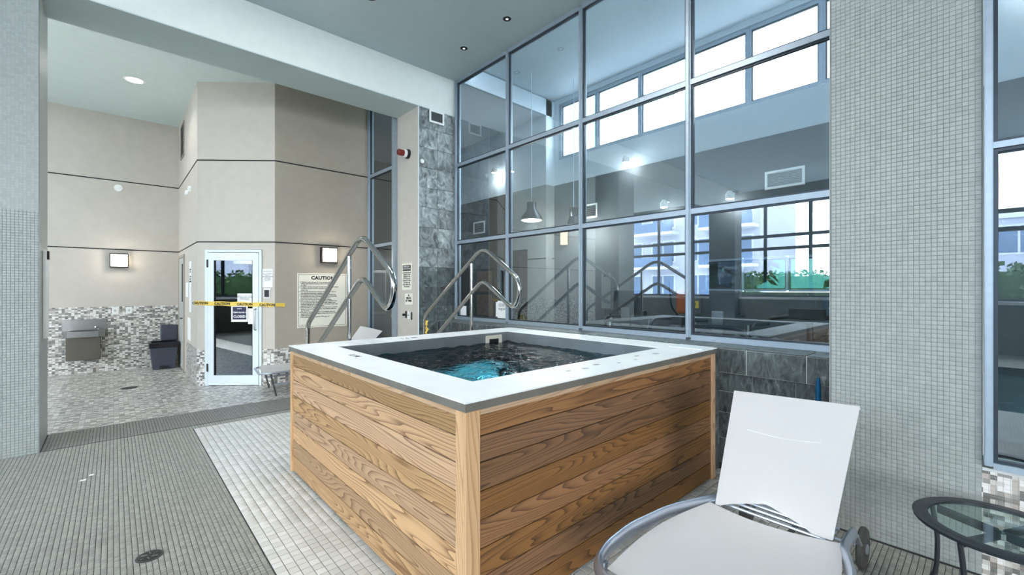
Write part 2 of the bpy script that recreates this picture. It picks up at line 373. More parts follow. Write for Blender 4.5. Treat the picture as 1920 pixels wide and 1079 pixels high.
def wloc(o):
    l = Vector(o.location)
    while o.parent: o = o.parent; l += Vector(o.location)
    return l
def obj(name, mb, m, parent=None, org=None, **props):
    """link a mesh whose vertices are in world coordinates; org = where its origin goes"""
    if org is None:
        if parent: org = wloc(parent)
        elif mb.v:
            a = np.array(mb.v); org = tuple((a.min(0) + a.max(0)) / 2); 
        else: org = (0, 0, 0)
    me = mb.mesh(name, org); me.materials.append(_M[m] if isinstance(m, str) and m in _M else (M[m] if isinstance(m, str) else m))
    o = bpy.data.objects.new(name, me); C.objects.link(o)
    if parent:
        o.parent = parent; o.location = Vector(org) - wloc(parent)
    else: o.location = org
    for k, v in props.items(): o[k] = v
    return o
def thing(name, label, cat, loc=(0, 0, 0), group=None):
    o = bpy.data.objects.new(name, None); C.objects.link(o); o.location = loc; o.empty_display_size = .05
    o['label'] = label; o['category'] = cat
    if group: o['group'] = group
    return o
def struct(name, mb, m, parent=None):
    o = obj(name, mb, m, parent)
    if not parent: o['kind'] = 'structure'
    return o
def copy_tree(o, parent=None):
    c = o.copy(); C.objects.link(c); c.parent = parent
    for ch in list(o.children): copy_tree(ch, c)
    return c
B = lambda *a: MB().box(*a)
CB = lambda *a, **k: MB().cbox(*a, **k)

def text_mesh(txt, size, depth=.0006, align='CENTER', spacing=1.0, line=1.0, width=None, bold=0.):
    cu = bpy.data.curves.new('t', 'FONT'); cu.body = txt; cu.size = size; cu.extrude = depth; cu.align_x = align
    cu.space_character = spacing; cu.space_line = line; cu.offset = bold; cu.resolution_u = 2
    if width: cu.text_boxes[0].width = width
    o = bpy.data.objects.new('t', cu); C.objects.link(o)
    dg = bpy.context.evaluated_depsgraph_get(); me = bpy.data.meshes.new_from_object(o.evaluated_get(dg))
    bpy.data.objects.remove(o); bpy.data.curves.remove(cu); return me
def text(name, txt, size, pos, facing, m, parent, **kw):
    """facing: angle (radians about z) of the outward normal; letters read left to right for a viewer in front of it"""
    me = text_mesh(txt, size, **kw); me.materials.clear(); me.materials.append(M[m] if m in M else _M[m])
    n = Vector((math.cos(facing), math.sin(facing), 0)); u = Vector((0, 0, 1)); r = u.cross(n)
    mt = Matrix((r, u, n)).transposed().to_4x4()
    me.transform(mt)
    o = bpy.data.objects.new(name, me); C.objects.link(o)
    if parent: o.parent = parent; o.location = Vector(pos) - wloc(parent)
    else: o.location = pos
    return o

def tile_field(cells, size, gap, depth, axis, level, m, parent, name, near_n=300, jit=.0003, aspect=1):
    """cells: array of (a,b) cell centres in the plane; axis = normal axis ('z': a=x,b=y ; 'x': a=y,b=z ; 'y': a=x,b=z), pointing dirs +z / -x / -y.
    The near_n tiles closest to the camera in view become objects, the rest one mesh."""
    cells = np.array(cells, float)
    def to3(a, b, d):
        if axis == 'z': return np.stack([a, b, d + 0 * a], -1)
        if axis == 'x': return np.stack([-d + 0 * a, a, b], -1)
        return np.stack([a, -d + 0 * a, b], -1)
    L = level if axis == 'z' else -level
    P = to3(cells[:, 0], cells[:, 1], np.full(len(cells), float(L)))
    sA, cA = math.sin(HEAD), math.cos(HEAD)
    d = P[:, 0] * sA + P[:, 1] * cA; r = P[:, 0] * cA - P[:, 1] * sA
    with np.errstate(all='ignore'):
        px = 960 + 817 * r / d; py = 541 - 817 * (P[:, 2] - 1.5) / d
    vis = (d > .2) & (px > -5) & (px < 1925) & (py > -5) & (py < 1084)
    key = np.where(vis, d, 1e6 + d)
    order = np.argsort(key); near = order[:near_n]; rest = order[near_n:]
    near = [i for i in near if vis[i]]; rest = np.array([i for i in order if i not in set(near)])
    h = size * .5 - gap * .5; hb = h * 1.0
    # one shared mesh for the single tiles (slightly bevelled top)
    e = h * .12
    def ring(k, dd): return [(-k, -k, dd), (k, -k, dd), (k, k, dd), (-k, k, dd)]
    vs = ring(h, -depth) + ring(h, -e * .35) + ring(h - e, 0)
    fs = [(8, 9, 10, 11)] + [(a, (a + 1) % 4, (a + 1) % 4 + 4, a + 4) for a in range(4)] + [(a + 4, (a + 1) % 4 + 4, (a + 1) % 4 + 8, a + 8) for a in range(4)]
    V = np.array(vs); V3 = to3(V[:, 0], V[:, 1], V[:, 2])
    me = bpy.data.meshes.new(name); me.from_pydata([tuple(v) for v in V3], [], fs)
    bm = bmesh.new(); bm.from_mesh(me); bmesh.ops.recalc_face_normals(bm, faces=bm.faces)
    out = Vector({'z': (0, 0, 1), 'x': (-1, 0, 0), 'y': (0, -1, 0)}[axis])
    if bm.faces: 
        bm.faces.ensure_lookup_table()
        if bm.faces[0].normal.dot(out) < 0: bmesh.ops.reverse_faces(bm, faces=bm.faces)
    bm.to_mesh(me); bm.free(); me.materials.append(m)
    off = wloc(parent)
    for i in near:
        o = bpy.data.objects.new(name, me); C.objects.link(o); o.parent = parent
        p = P[i] + np.array(out) * rng.uniform(-jit, jit); o.location = Vector(p) - off
    if len(rest):
        n = len(rest); PP = P[rest] + np.array(out)[None] * rng.uniform(-jit, jit, (n, 1))
        allv = (PP[:, None, :] + V3[None]).reshape(-1, 3) - np.array(off)[None]
        F = np.array(fs if True else fs); 
        # match winding of the shared mesh
        F = np.array([list(p.vertices) for p in me.polygons])
        allf = (F[None] + (np.arange(n) * len(vs))[:, None, None]).reshape(-1, 4)
        m2 = bpy.data.meshes.new(name + '_field')
        m2.vertices.add(len(allv)); m2.vertices.foreach_set('co', allv.ravel())
        m2.loops.add(allf.size); m2.loops.foreach_set('vertex_index', allf.ravel().astype(np.int32))
        m2.polygons.add(len(allf)); m2.polygons.foreach_set('loop_start', np.arange(0, allf.size, 4, dtype=np.int32))
        m2.update(calc_edges=True); m2.materials.append(m)
        o = bpy.data.objects.new(name + '_field', m2); C.objects.link(o); o.parent = parent; o['kind'] = 'stuff'
def grid(a0, a1, b0, b1, s, skip=None, sb=None):
    sb = sb or s
    A = np.arange(math.ceil(a0 / s - .5 + 1e-6), math.floor(a1 / s - .5 - 1e-6) + 1) * s + s / 2
    Bb = np.arange(math.ceil(b0 / sb - .5 + 1e-6), math.floor(b1 / sb - .5 - 1e-6) + 1) * sb + sb / 2
    g = [(a, b) for a in A for b in Bb if not (skip and skip(a, b))]
    return g

# ================================================================== SETTING
GW = 4.067      # plane of the tall glass wall
BX = 3.35       # plane of the tiled pillar and the near glass
CZ = 4.85       # hall ceiling
# ---- floors
floor = struct('floor', MB().box(-1.3, 4.2, .8, 5.87, -.25, -.004).box(-1.3, 3.4, 5.87, 6.5, -.25, -.004)
               .box(-1.3, 3.5, -10.2, .8, -.25, -.004), 'grout_dark')
fl2 = struct('floor_pool_deck', MB().box(-8.2, -5.7, -10.2, 5.87, -.25, 0).box(-5.7, -1.3, 4.5, 5.87, -.25, 0).box(-5.7, -1.3, -10.2, -7, -.25, 0), tile_grey_flat)
fl3 = struct('floor_lobby', B(-8.2, 4.3, 6.5, 10.95, -.25, 0), mosaic_floor)
fl4 = struct('floor_gym', MB().box(4.2, 6.7, -10.2, 11.1, -.25, 0).box(3.5, 4.3, 6.5, 11.1, -.25, .002), 'gymfloor')
fl5 = obj('deck_tile_surface', MB().box(-1.3, 3.35, -10.2, -.65, -.004, 0).box(-1.3, 2.2, -.65, .8, -.004, 0).box(-1.3, -.9, .8, 5.87, -.004, 0)
          .box(-.9, .0, .8, 2.0, -.004, 0), tile_grey_flat, floor)
white_skip = lambda x, y: (1.11 < x < 3.46 and 1.50 < y < 3.83)
tile_field(grid(.63, 3.74, .84, 5.72, .0525, white_skip), .0525, .0035, .004, 'z', 0, tile_white, floor, 'white_tile', 300)
gsk = lambda x, y: (x > .63 and .84 < y < 5.72)
gcells = [c for c in grid(-.9, .628, 2.0, 5.86, .026)] + [c for c in grid(.0, .628, .8, 2.0, .026)] + \
         [c for c in grid(.63, 4.0, 5.72, 5.86, .026)] + [c for c in grid(2.2, 3.34, -.65, .81, .026)]
tile_field(gcells, .026, .003, .004, 'z', 0, tile_grey, floor, 'grey_tile', 300)
tile_field(grid(-.5, 3.4, 5.87, 6.49, .026), .026, .003, .004, 'z', 0, tile_strip, floor, 'strip_tile', 0)
# ---- pool (seen mirrored in the glass)
pool = struct('pool_basin', MB().box(-5.7, -1.3, -7, 4.5, -1.5, -1.4).box(-5.75, -5.7, -7, 4.5, -1.5, -.0).box(-1.3, -1.25, -7, 4.5, -1.5, -.01)
              .box(-5.7, -1.3, -7.05, -7, -1.5, 0).box(-5.7, -1.3, 4.5, 4.55, -1.5, 0), 'teal')
struct('pool_water', B(-5.69, -1.31, -6.99, 4.49, -.16, -.12), water_mat('pool_water', (.55, .9, .95), 2.5, .3))
# ---- ceilings
struct('ceiling', MB().box(-8.2, GW + .12, -10.2, 6.5, CZ, CZ + .2), 'ceil')
struct('ceiling_lobby', B(-8.2, 3.34, 6.5, 10.95, 4.68, 4.85), 'ceil2')
struct('ceiling_gym', MB().box(BX, 6.7, -10.2, .68, 5.22, 5.4).box(GW + .05, 6.7, .68, 5.9, 5.22, 5.4), 'gymwall')
struct('ceiling_gym_soffit', B(3.5, 6.4, 5.83, 11.1, 4.885, 5.2), 'gymwall')
# ---- beam over the opening
bm_ = struct('trim_beam', B(-8.0, GW, 5.83, 6.5, 4.282, CZ), 'beam'); obj('shaded_underside', B(-8.0, GW, 5.8305, 6.4995, 4.27, 4.282), mat('beam_paint_shaded', (196, 212, 212), .75, var=.02), bm_)  # thin sheet under the beam; the underside's shade is in its darker tone
# ---- left tiled pillar
wl = struct('wall_left_pillar', B(-1.15, -.502, 5.832, 6.5, 0, 4.27), mat('pillar_grout', (134, 140, 138), .8))
colL = [c for c in grid(-1.15, -.502, 0, 2.2, .024)]
tile_field(colL, .024, .002, .002, 'y', 5.83, tile_col, wl, 'pillar_tile', 0)
obj('pillar_face', MB().box(-1.15, -.5, 5.83, 5.832, 2.2, 4.27).box(-.502, -.5, 5.83, 6.5, 0, 4.27), tile_col_flat, wl)
# ---- stone-clad pier on the right of the opening
pier = struct('wall_pier', B(3.412, GW + .1, 5.85, 6.5, 0, 4.27), 'wall')
pier['kind'] = 'structure'
obj('grout_bed', B(3.414, GW, 5.838, 5.852, 0, 4.268), 'grout', pier)
obj('edge_bead', B(3.412, 3.418, 5.826, 5.852, 0, 4.27), 'alu_white', pier)
z = 4.268; k = 0
while z > 0:
    z0 = max(0, z - .305)
    for c in range(2):
        a = 3.42 + c * .3235; p = rng.uniform(0, .004)
        mb = CB(a + .002, a + .3215, 5.828 - p, 5.84, z0 + .002, z - .002, b=.0015)
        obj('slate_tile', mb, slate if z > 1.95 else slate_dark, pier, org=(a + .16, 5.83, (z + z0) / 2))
    z = z0 - .0001; k += 1
# ---- lobby walls
wb = struct('wall_back', B(-8.2, .95, 10.8, 10.95, 0, 4.7), 'wall')
obj('mosaic_wainscot', B(-8.0, .946, 10.79, 10.8, 0, 1.165), mosaic_far, wb)
ws = struct('wall_side', MB().box(.95, 1.1, 8.22, 10.8, 0, 4.7), 'wall')
P0 = Vector((.95, 8.22)); P1 = Vector((1.84, 7.45)); U = (P1 - P0).normalized(); NN = Vector((U.y, -U.x)); NN = NN if NN.dot(Vector((-.67, -.74))) > 0 else -NN
CH = math.atan2(NN.y, NN.x)
def cham(t0, t1, o0, o1, z0, z1):
    """box along the chamfer wall: t along it, o outwards"""
    a = P0 + U * t0 + NN * o0; b = P0 + U * t1 + NN * o0; c = P0 + U * t1 + NN * o1; d = P0 + U * t0 + NN * o1
    return [(p.x, p.y) for p in (a, b, c, d)], z0, z1
def chb(mb, *a): mb.prism(*cham(*a)); return mb
def cpt(t, o, z): p = P0 + U * t + NN * o; return (p.x, p.y, z)
LC = (P1 - P0).length
wc = struct('wall_chamfer', chb(chb(chb(MB(), 0, .12, -.15, 0, 0, 4.7), .985, LC, -.15, 0, 0, 4.7), .12, .985, -.15, 0, 2.10, 4.7), 'wall')
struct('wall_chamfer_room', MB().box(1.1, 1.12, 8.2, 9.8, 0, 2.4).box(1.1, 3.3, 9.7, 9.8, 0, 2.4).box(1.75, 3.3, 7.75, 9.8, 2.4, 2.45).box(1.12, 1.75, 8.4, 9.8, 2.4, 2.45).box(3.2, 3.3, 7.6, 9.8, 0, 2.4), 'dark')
wd = struct('wall_opposite', B(1.84, 3.339, 7.45, 7.6, 0, 4.7), 'wall_dark')
obj('mosaic_wainscot', B(1.84, 3.33, 7.44, 7.45, 0, .56), mosaic_far, wd)
obj('mosaic_wainscot', chb(chb(MB(), 0, .118, 0, .008, 0, .56), .99, LC, 0, .008, 0, .56), mosaic_far, wc)
obj('mosaic_wainscot', B(.942, .95, 8.22, 9.55, 0, .56), mosaic_far, ws)
# dark reveal lines in the plaster
k = 0
for zz in (3.475, 2.215):
    k += 1
    mb = MB().box(-8.0, .948, 10.795, 10.8, zz - .009, zz + .009).box(.945, .95, 8.22, 10.8, zz - .009, zz + .009).box(1.84, 3.33, 7.445, 7.45, zz - .009, zz + .009)
    chb(mb, 0, LC, 0, .005, zz - .009, zz + .009)
    struct('trim_%d' % k, mb, 'dark')
# ---- pillar on the right, near glass wall and its sill wall
pr = struct('wall_right_pillar', MB().box(BX + .003, GW + .1, .022, .678, 0, 5.2), mat('pillar_grout', (134, 140, 138), .8))
tile_field(grid(.024, .678, 0, CZ, .024), .024, .0011, .003, 'x', BX, tile_col, pr, 'pillar_tile', 300, jit=.0004)
obj('pillar_side', B(BX, GW, .678, .682, 0, CZ), tile_col_flat, pr)
sw = struct('wall_right_sill', B(BX + .003, BX + .25, -10.2, .022, 0, .565), 'stone_grout')
tile_field([(a, b) for a, b in grid(-.75, .02, 0, .56, .025)], .025, .0014, .003, 'x', BX, mosaic_near, sw, 'mosaic_tile', 300)
obj('mosaic_band', B(BX, BX + .003, -10.2, -.75, 0, .565), mosaic_far, sw)
# ---- slate ledge under the tall glass
lg = struct('wall_ledge', MB().box(3.745, GW + .1, .682, 5.83, .80, 1.0).box(3.86, GW + .1, .682, 5.83, 0, .80), 'stone_grout')
y = .682; 
for i in range(13):
    y1 = min(5.83, .9 + i * .41)
    if y1 - y < .03: continue
    dark = slate_dark
    obj('slate_tile', CB(3.738 + rng.uniform(-.001, .001), 3.752, y + .004, y1 - .004, .803, .996, b=.0015), dark, lg, org=(3.74, (y + y1) / 2, .9))
    obj('slate_tile', CB(3.742, GW - .03, y + .004, y1 - .004, .998, 1.006, b=.0015), dark, lg, org=(3.9, (y + y1) / 2, 1.0))
    y = y1
y = .682
for i in range(9):
    y1 = min(3.4, 1.0 + i * .3)
    if y >= 3.39: break
    for (z0, z1) in ((.62, .80), (.44, .62), (.22, .44), (0, .22)):
        obj('slate_tile', CB(3.853, 3.865, y + .002, y1 - .002, z0 + .002, z1 - .002, b=.0015), slate_dark, lg, org=(3.86, (y + y1) / 2, (z0 + z1) / 2))
    y = y1
# short slate return between the hot tub and the ledge
rt = struct('wall_ledge_return', B(3.52, 3.745, 1.53, 1.60, 0, 1.0), 'stone_grout')
for (xa, xb) in ((3.522, 3.60), (3.60, 3.742)):
    for (z0, z1) in ((.75, 1.0), (.45, .75), (.2, .45), (0, .2)):
        obj('slate_tile', CB(xa + .002, xb - .002, 1.522, 1.531, z0 + .002, z1 - .002, b=.001), slate_dark, rt, org=((xa + xb) / 2, 1.527, (z0 + z1) / 2))
obj('slate_tile', CB(3.524, 3.742, 1.524, 1.598, 1.0, 1.006, b=.001), slate_dark, rt)

# ---- glazing
def glazed(name, X, ys, zs, parent_name=None, fw=.05, fd=.09, gm=glass, fm='alu', xin=0):
    """wall of glass in plane x=X: vertical mullions at ys, transoms at zs; each pane its own part"""
    y0, y1 = min(ys), max(ys); z0, z1 = min(zs), max(zs)
    fr = MB()
    for i, y in enumerate(sorted(ys)):
        fr.box(X, X + fd, y - fw / 2, y + fw / 2, z0, z1)
    root = obj(name, fr, fm); root['kind'] = 'structure'
    for i, z in enumerate(sorted(zs)):
        for a, b in zip(sorted(ys)[:-1], sorted(ys)[1:]):
            obj('transom', MB().box(X + .004, X + fd - .004, a + fw / 2, b - fw / 2, z - fw / 2, z + fw / 2), fm, root)
    for a, b in zip(sorted(ys)[:-1], sorted(ys)[1:]):
        obj('cap', B(X - .012, X, b - .012, b + .012, z0, z1), fm, root)
        for c, d in zip(sorted(zs)[:-1], sorted(zs)[1:]):
            g = .016
            bead = MB(); ya, yb, za, zb = a + fw / 2, b - fw / 2, c + fw / 2, d - fw / 2
            bead.box(X + .02, X + .05, ya, ya + g, za, zb).box(X + .02, X + .05, yb - g, yb, za, zb).box(X + .02, X + .05, ya + g, yb - g, za, za + g).box(X + .02, X + .05, ya + g, yb - g, zb - g, zb)
            p = obj('pane', B(X + .033, X + .039, ya + .004, yb - .004, za + .004, zb - .004), gm, root)
            obj('glazing_bead', bead, 'alu_dark', p)
    return root
win1 = glazed('window_1', GW, [.64, 1.946, 3.254, 4.56, 5.80], [1.03, 2.235, 3.475, 4.825])
win2 = glazed('window_2', BX - .02, [.0, -1.3, -2.6, -3.9, -5.2, -6.5, -7.8, -9.1], [.585, 2.235, 3.475, 4.825], fw=.032)
win3 = glazed('window_3', 3.339, [6.53, 7.43], [.1, 2.235, 3.475, 4.70])
struct('trim_3', B(3.36, GW + .12, .0, .7, 4.85, 5.3), 'gymwall')
# ---- opposite side of the hall (mirrored in the glass)
struct('wall_west', MB().box(-8.3, -8, -10.2, 10.95, 0, 1.13).box(-8.3, -8, -10.2, 10.95, 4.62, CZ), 'concrete')
struct('trim_4', B(-8.3, -7.75, -10.2, 10.8, 1.13, 1.2), 'bwhite')
glazed('window_4', -8.12, [10.8, 10.3, 9.0, 7.7, 6.4] + [5.1 - 1.3 * i for i in range(12)], [1.22, 2.83, 3.25, 4.6], gm=glass_out, fw=.07, fm='alu_dark')
struct('wall_west_pillar', B(-8.0, -7.4, 5.83, 6.7, 0, CZ), mat('west_pillar_backlit', (70, 76, 82), .7))  # backlit darkness of the pillar is put into its colour
struct('wall_south', MB().box(-3.0, BX, -10.35, -10.2, 0, CZ).box(-8.3, -3.0, -10.35, -10.2, 0, 1.13).box(-8.3, -3.0, -10.35, -10.2, 4.62, CZ), 'wall')  # open bays at the west end are added to let in more daylight
# ---- gym shell
struct('wall_gym_far', MB().box(6.48, 6.62, -10.2, 5.83, 3.54, 4.03).box(6.48, 6.62, -10.2, .55, 4.03, 5.22).box(6.48, 6.62, 5.72, 5.83, 4.03, 5.22).box(6.48, 6.62, .55, 5.72, 5.13, 5.22), 'gymwall')
struct('wall_gym_low', MB().box(6.47, 6.62, -10.2, 5.83, 0, 1.45).box(6.47, 6.62, -10.2, 5.83, 1.93, 3.54).box(6.47, 6.62, 2.85, 5.83, 1.45, 1.93).box(6.47, 6.62, -10.2, 1.2, 1.45, 1.93), 'darkwall')
struct('wall_gym_recess', MB().box(6.23, 6.62, 5.83, 11.0, 3.53, 5.2), 'gymwall')
struct('wall_gym_doorway', MB().box(6.55, 6.62, 6.35, 6.95, 0, 2.3).box(6.23, 6.62, 6.95, 11.0, 0, 3.53), mat('gym_black_paint', (40, 43, 45), .6))
struct('wall_gym_recess_low', MB().box(6.23, 6.62, 5.83, 6.35, 0, 3.53).box(6.23, 6.62, 6.35, 6.95, 2.3, 3.53), mat('gym_mid_paint', (140, 144, 144), .7))
struct('trim_5', MB().box(6.222, 6.23, 5.83, 6.35, 2.08, 2.1).box(6.4, 6.49, 5.822, 5.83, 2.08, 2.1), 'dark')
struct('wall_gym_end', MB().box(3.3, 6.7, 11.0, 11.15, 0, 5.3).box(3.339, 3.36, 7.455, 11.1, 0, 5.3), mat('gym_end_paint', (60, 66, 68), .7))
struct('wall_gym_south', B(3.5, 6.62, -10.35, -10.2, 0, 5.3), 'darkwall')
struct('wall_gym_jog', B(3.3, 6.7, 5.9, 11.15, 5.2, 5.4), 'gymwall')
glazed('window_5', 6.5, [.6, 1.4, 2.25, 3.1, 3.94, 4.83, 5.70], [4.05, 5.11], gm=glass_out, fw=.07, fd=.08, fm='alu')
glazed('window_6', 6.5, [1.22, 1.78, 2.32, 2.83], [1.47, 1.91], gm=glass_mat('strip_window_glass', .04, (.09, .19, .17)), fw=.03, fd=.08, fm='alu')

# ================================================================== HOT TUB
tub = thing('hot_tub', 'square hot tub clad in horizontal cedar boards with a wide white rim', 'hot tub', (2.285, 2.66, 0))
X0, X1, Y0, Y1 = 1.075, 3.5, 1.458, 3.87; RZ = 1.03
IX0, IX1, IY0, IY1 = 1.335, 3.19, 1.755, 3.555
bz = [.012 + .1235 * i for i in range(8)] + [.962]
bz[7] = .868
tones = None
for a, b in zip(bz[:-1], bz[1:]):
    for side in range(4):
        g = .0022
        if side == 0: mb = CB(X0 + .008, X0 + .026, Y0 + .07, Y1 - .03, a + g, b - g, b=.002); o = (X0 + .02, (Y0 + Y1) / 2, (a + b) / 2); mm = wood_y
        elif side == 1: mb = CB(X0 + .075, X1 - .045, Y0 + .008, Y0 + .026, a + g, b - g, b=.002); o = ((X0 + X1) / 2, Y0 + .02, (a + b) / 2); mm = wood_x_shaded
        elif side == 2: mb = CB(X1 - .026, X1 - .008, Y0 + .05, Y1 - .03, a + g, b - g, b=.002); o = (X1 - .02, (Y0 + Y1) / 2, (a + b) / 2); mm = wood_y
        else: mb = CB(X0 + .03, X1 - .03, Y1 - .026, Y1 - .008, a + g, b - g, b=.002); o = ((X0 + X1) / 2, Y1 - .02, (a + b) / 2); mm = wood_x_shaded
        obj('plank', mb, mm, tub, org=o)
obj('backing', MB().box(X0 + .024, X0 + .05, Y0 + .03, Y1 - .03, .0, .95).box(X0 + .03, X1 - .03, Y0 + .024, Y0 + .05, 0, .95)
    .box(X1 - .05, X1 - .024, Y0 + .03, Y1 - .03, 0, .95).box(X0 + .03, X1 - .03, Y1 - .05, Y1 - .024, 0, .95), 'dark', tub)
for nm, bx in (('corner_board', (X0 - .004, X0 + .018, Y0 + .018, Y0 + .070)), ('corner_board', (X0 - .004, X0 + .073, Y0 - .004, Y0 + .0175)),
               ('corner_board', (X0 - .004, X0 + .018, Y1 - .035, Y1 + .004)), ('corner_board', (X1 - .055, X1 + .004, Y0 - .004, Y0 + .0175)),
               ('corner_board', (X1 - .018, X1 + .004, Y0 + .018, Y0 + .06))):
    obj(nm, CB(*bx, .004, .987, b=.003), wood_z, tub, org=((bx[0] + bx[1]) / 2, (bx[2] + bx[3]) / 2, .5))
obj('top_rail', CB(X0 - .001, X0 + .016, Y0 + .07, Y1 - .035, .960, .988, b=.003), wood_mat('cedar_rail_y', 'y', (206, 176, 142), (170, 132, 96), .05), tub, org=(X0, 2.7, .96))
obj('top_rail', CB(X0 + .073, X1 - .055, Y0 - .001, Y0 + .016, .960, .988, b=.003), wood_mat('cedar_rail_x', 'x', (206, 176, 142), (150, 112, 76), .05), tub, org=(2.3, Y0, .96))
def frame_ring(mb, ox0, ox1, oy0, oy1, ix0, ix1, iy0, iy1, z0, z1):
    vs = []
    for z in (z0, z1):
        vs += [(ox0, oy0, z), (ox1, oy0, z), (ox1, oy1, z), (ox0, oy1, z), (ix0, iy0, z), (ix1, iy0, z), (ix1, iy1, z), (ix0, iy1, z)]
    fs = []
    for i in range(4):
        j = (i + 1) % 4
        fs += [(i, j, j + 4, i + 4), (i + 8, i + 12, j + 12, j + 8), (i, i + 8, j + 8, j), (i + 4, j + 4, j + 12, i + 12)]
    return mb.add(vs, fs)
obj('rim', frame_ring(MB(), X0 - .014, X1 + .014, Y0 - .014, Y1 + .014, IX0, IX1, IY0, IY1, RZ - .006, RZ), 'rim', tub)
obj('rim_edge', frame_ring(MB(), X0 - .012, X1 + .012, Y0 - .012, Y1 + .012, X0, X1, Y0, Y1, RZ - .042, RZ - .006), mat('rim_band', (120, 116, 108), .5, .3, var=.15, scale=6), tub, label='dull steel edge band under the white rim')
for bx in ((IX0 - .012, IX0, IY0, IY1), (IX1, IX1 + .012, IY0, IY1), (IX0, IX1, IY0 - .012, IY0), (IX0, IX1, IY1, IY1 + .012)):
    obj('inner_wall', B(*bx, .12, RZ - .006), mat('tub_steel', (122, 128, 133), .45, .45, var=.16, scale=4), tub)
obj('basin_floor', B(IX0, IX1, IY0, IY1, .10, .12), mat('basin_teal', (30, 62, 72), .5, .2), tub)
obj('bench', MB().box(IX0, IX0 + .4, IY0, IY1, .12, .52).box(IX1 - .4, IX1, IY0, IY1, .12, .52).box(IX0 + .4, IX1 - .4, IY1 - .4, IY1, .12, .52), mat('basin_steel', (52, 66, 72), .4, .5, var=.2, scale=5), tub)
# rippled water surface
def water_grid(x0, x1, y0, y1, z, n=110):
    xs = np.linspace(x0, x1, n); ys = np.linspace(y0, y1, n); vs = []
    for j in range(n):
        for i in range(n):
            x, y = xs[i], ys[j]
            h = 1.8 * .0028 * math.sin(17 * x + 6 * math.sin(3.1 * y)) * math.cos(14 * y + 4 * math.sin(2.7 * x)) + .0034 * math.sin(31 * x - 23 * y + 3 * math.sin(5 * y)) + .002 * math.sin(52 * y + 39 * x)
            vs.append((x, y, z + h))
    fs = [(j * n + i, j * n + i + 1, (j + 1) * n + i + 1, (j + 1) * n + i) for j in range(n - 1) for i in range(n - 1)]
    mb = MB(); mb.smooth = True; return mb.add(vs, fs)
obj('water', water_grid(IX0, IX1, IY0, IY1, .925), water_mat('tub_water', (.10, .28, .36), 9, .8), tub)
lampo = obj('underwater_light', MB().lathe([(.0, 0), (.22, 0), (.23, -.008), (.22, -.014)], (2.40, IY1 - .402, .32), 24, 'y', sx=1.5), emit_mat('tub_lamp', (136, 205, 210), 2.6), tub, label='glowing round pale blue underwater light')
light('tub_glow', 'POINT', (2.35, IY1 - .75, .30), 2.5, (.45, .93, 1.0), .06)
# skimmer mouth in the far wall
sk = obj('skimmer', MB().box(2.875, 3.085, IY1 - .02, IY1, .965, 1.0).box(2.875, 2.91, IY1 - .02, IY1, .84, .965).box(3.05, 3.085, IY1 - .02, IY1, .84, .965).box(2.875, 3.085, IY1 - .02, IY1, .82, .845), mat('skimmer_beige', (206, 202, 188), .4), tub)
obj('skimmer_throat', B(2.91, 3.05, IY1 - .004, IY1 - .001, .845, .965), 'dark', sk)
obj('skimmer_flap', B(2.912, 3.048, IY1 - .012, IY1 - .006, .90, .915), 'rubber', sk)
def flat_text(name, txt, size, x, y, z, rot, m, parent):
    me = text_mesh(txt, size, depth=.0004, bold=.002); me.materials.clear(); me.materials.append(M[m]); me.transform(Matrix.Rotation(rot, 4, 'Z'))
    o = bpy.data.objects.new(name, me); C.objects.link(o); o.parent = parent; o.location = Vector((x, y, z)) - wloc(parent); return o
flat_text('depth_marking', '1.1 M', .06, 1.22, 2.98, RZ + .0008, R(-90), 'ink', tub)
flat_text('depth_marking', '1.1 M', .075, 2.05, 3.66, RZ + .0008, 0, 'ink', tub)
for i in range(7):
    obj('water_spot', MB().lathe([(.02 * rng.uniform(.5, 1.2), 0), (.02 * rng.uniform(.4, .7), .0006)], (1.9 + .16 * i + rng.uniform(-.04, .04), 1.6 + rng.uniform(-.05, .05), RZ), 10, 'z', sx=1.5), mat('wet_spot', (196, 202, 208), .08), tub)
# bright corner cap beyond the right end
obj('end_cap', CB(3.30, 3.5, 1.47, 1.74, RZ, RZ + .005, b=.002), 'alu_white', tub)

# ================================================================== HANDRAILS
def handrail(x, pts_up, label):
    (ey, ez0, ez1, py, pz, ay, az, by, bz_, cy, cz, dy, dz, lay, laz, jy, jz) = pts_up
    t = thing('handrail', label, 'handrail', (x, py, 0), 'stainless handrails of the hot tub steps')
    path = [(x, ey, 0), (x, ey, ez1), (x, py, pz), (x, ay, az + .035), (x, by + .03, bz_ + .1), (x, cy - .02, cz), (x, dy, dz - .05), (x, lay, laz + .03), (x, jy, jz), (x, jy + (jy - lay) * 3.4, jz - (laz - jz) * 3.4)]
    path = [(x, ey, 0), (x, ey, ez1), (x, ay, az + .03), (x, cy, cz + .12), (x, dy - .08, dz - .06), (x, lay, laz + .03), (x, ey - .26, .88 - .04), (x, ey - .26, 0)]
    obj('rail', MB().tube(path, .0245, 12, fillet=[0, .08, .16, .17, .16, .12, .08, 0]), 'chrome', t)
    obj('post', MB().tube([(x, py, 0), (x, py, pz - .01)], .019, 12), 'chrome', t)
    for yy in (ey, py, ey - .26): obj('floor_flange', MB().lathe([(.05, 0), (.05, .008), (.03, .016)], (x, yy, 0), 20), 'chrome', t)
    return t
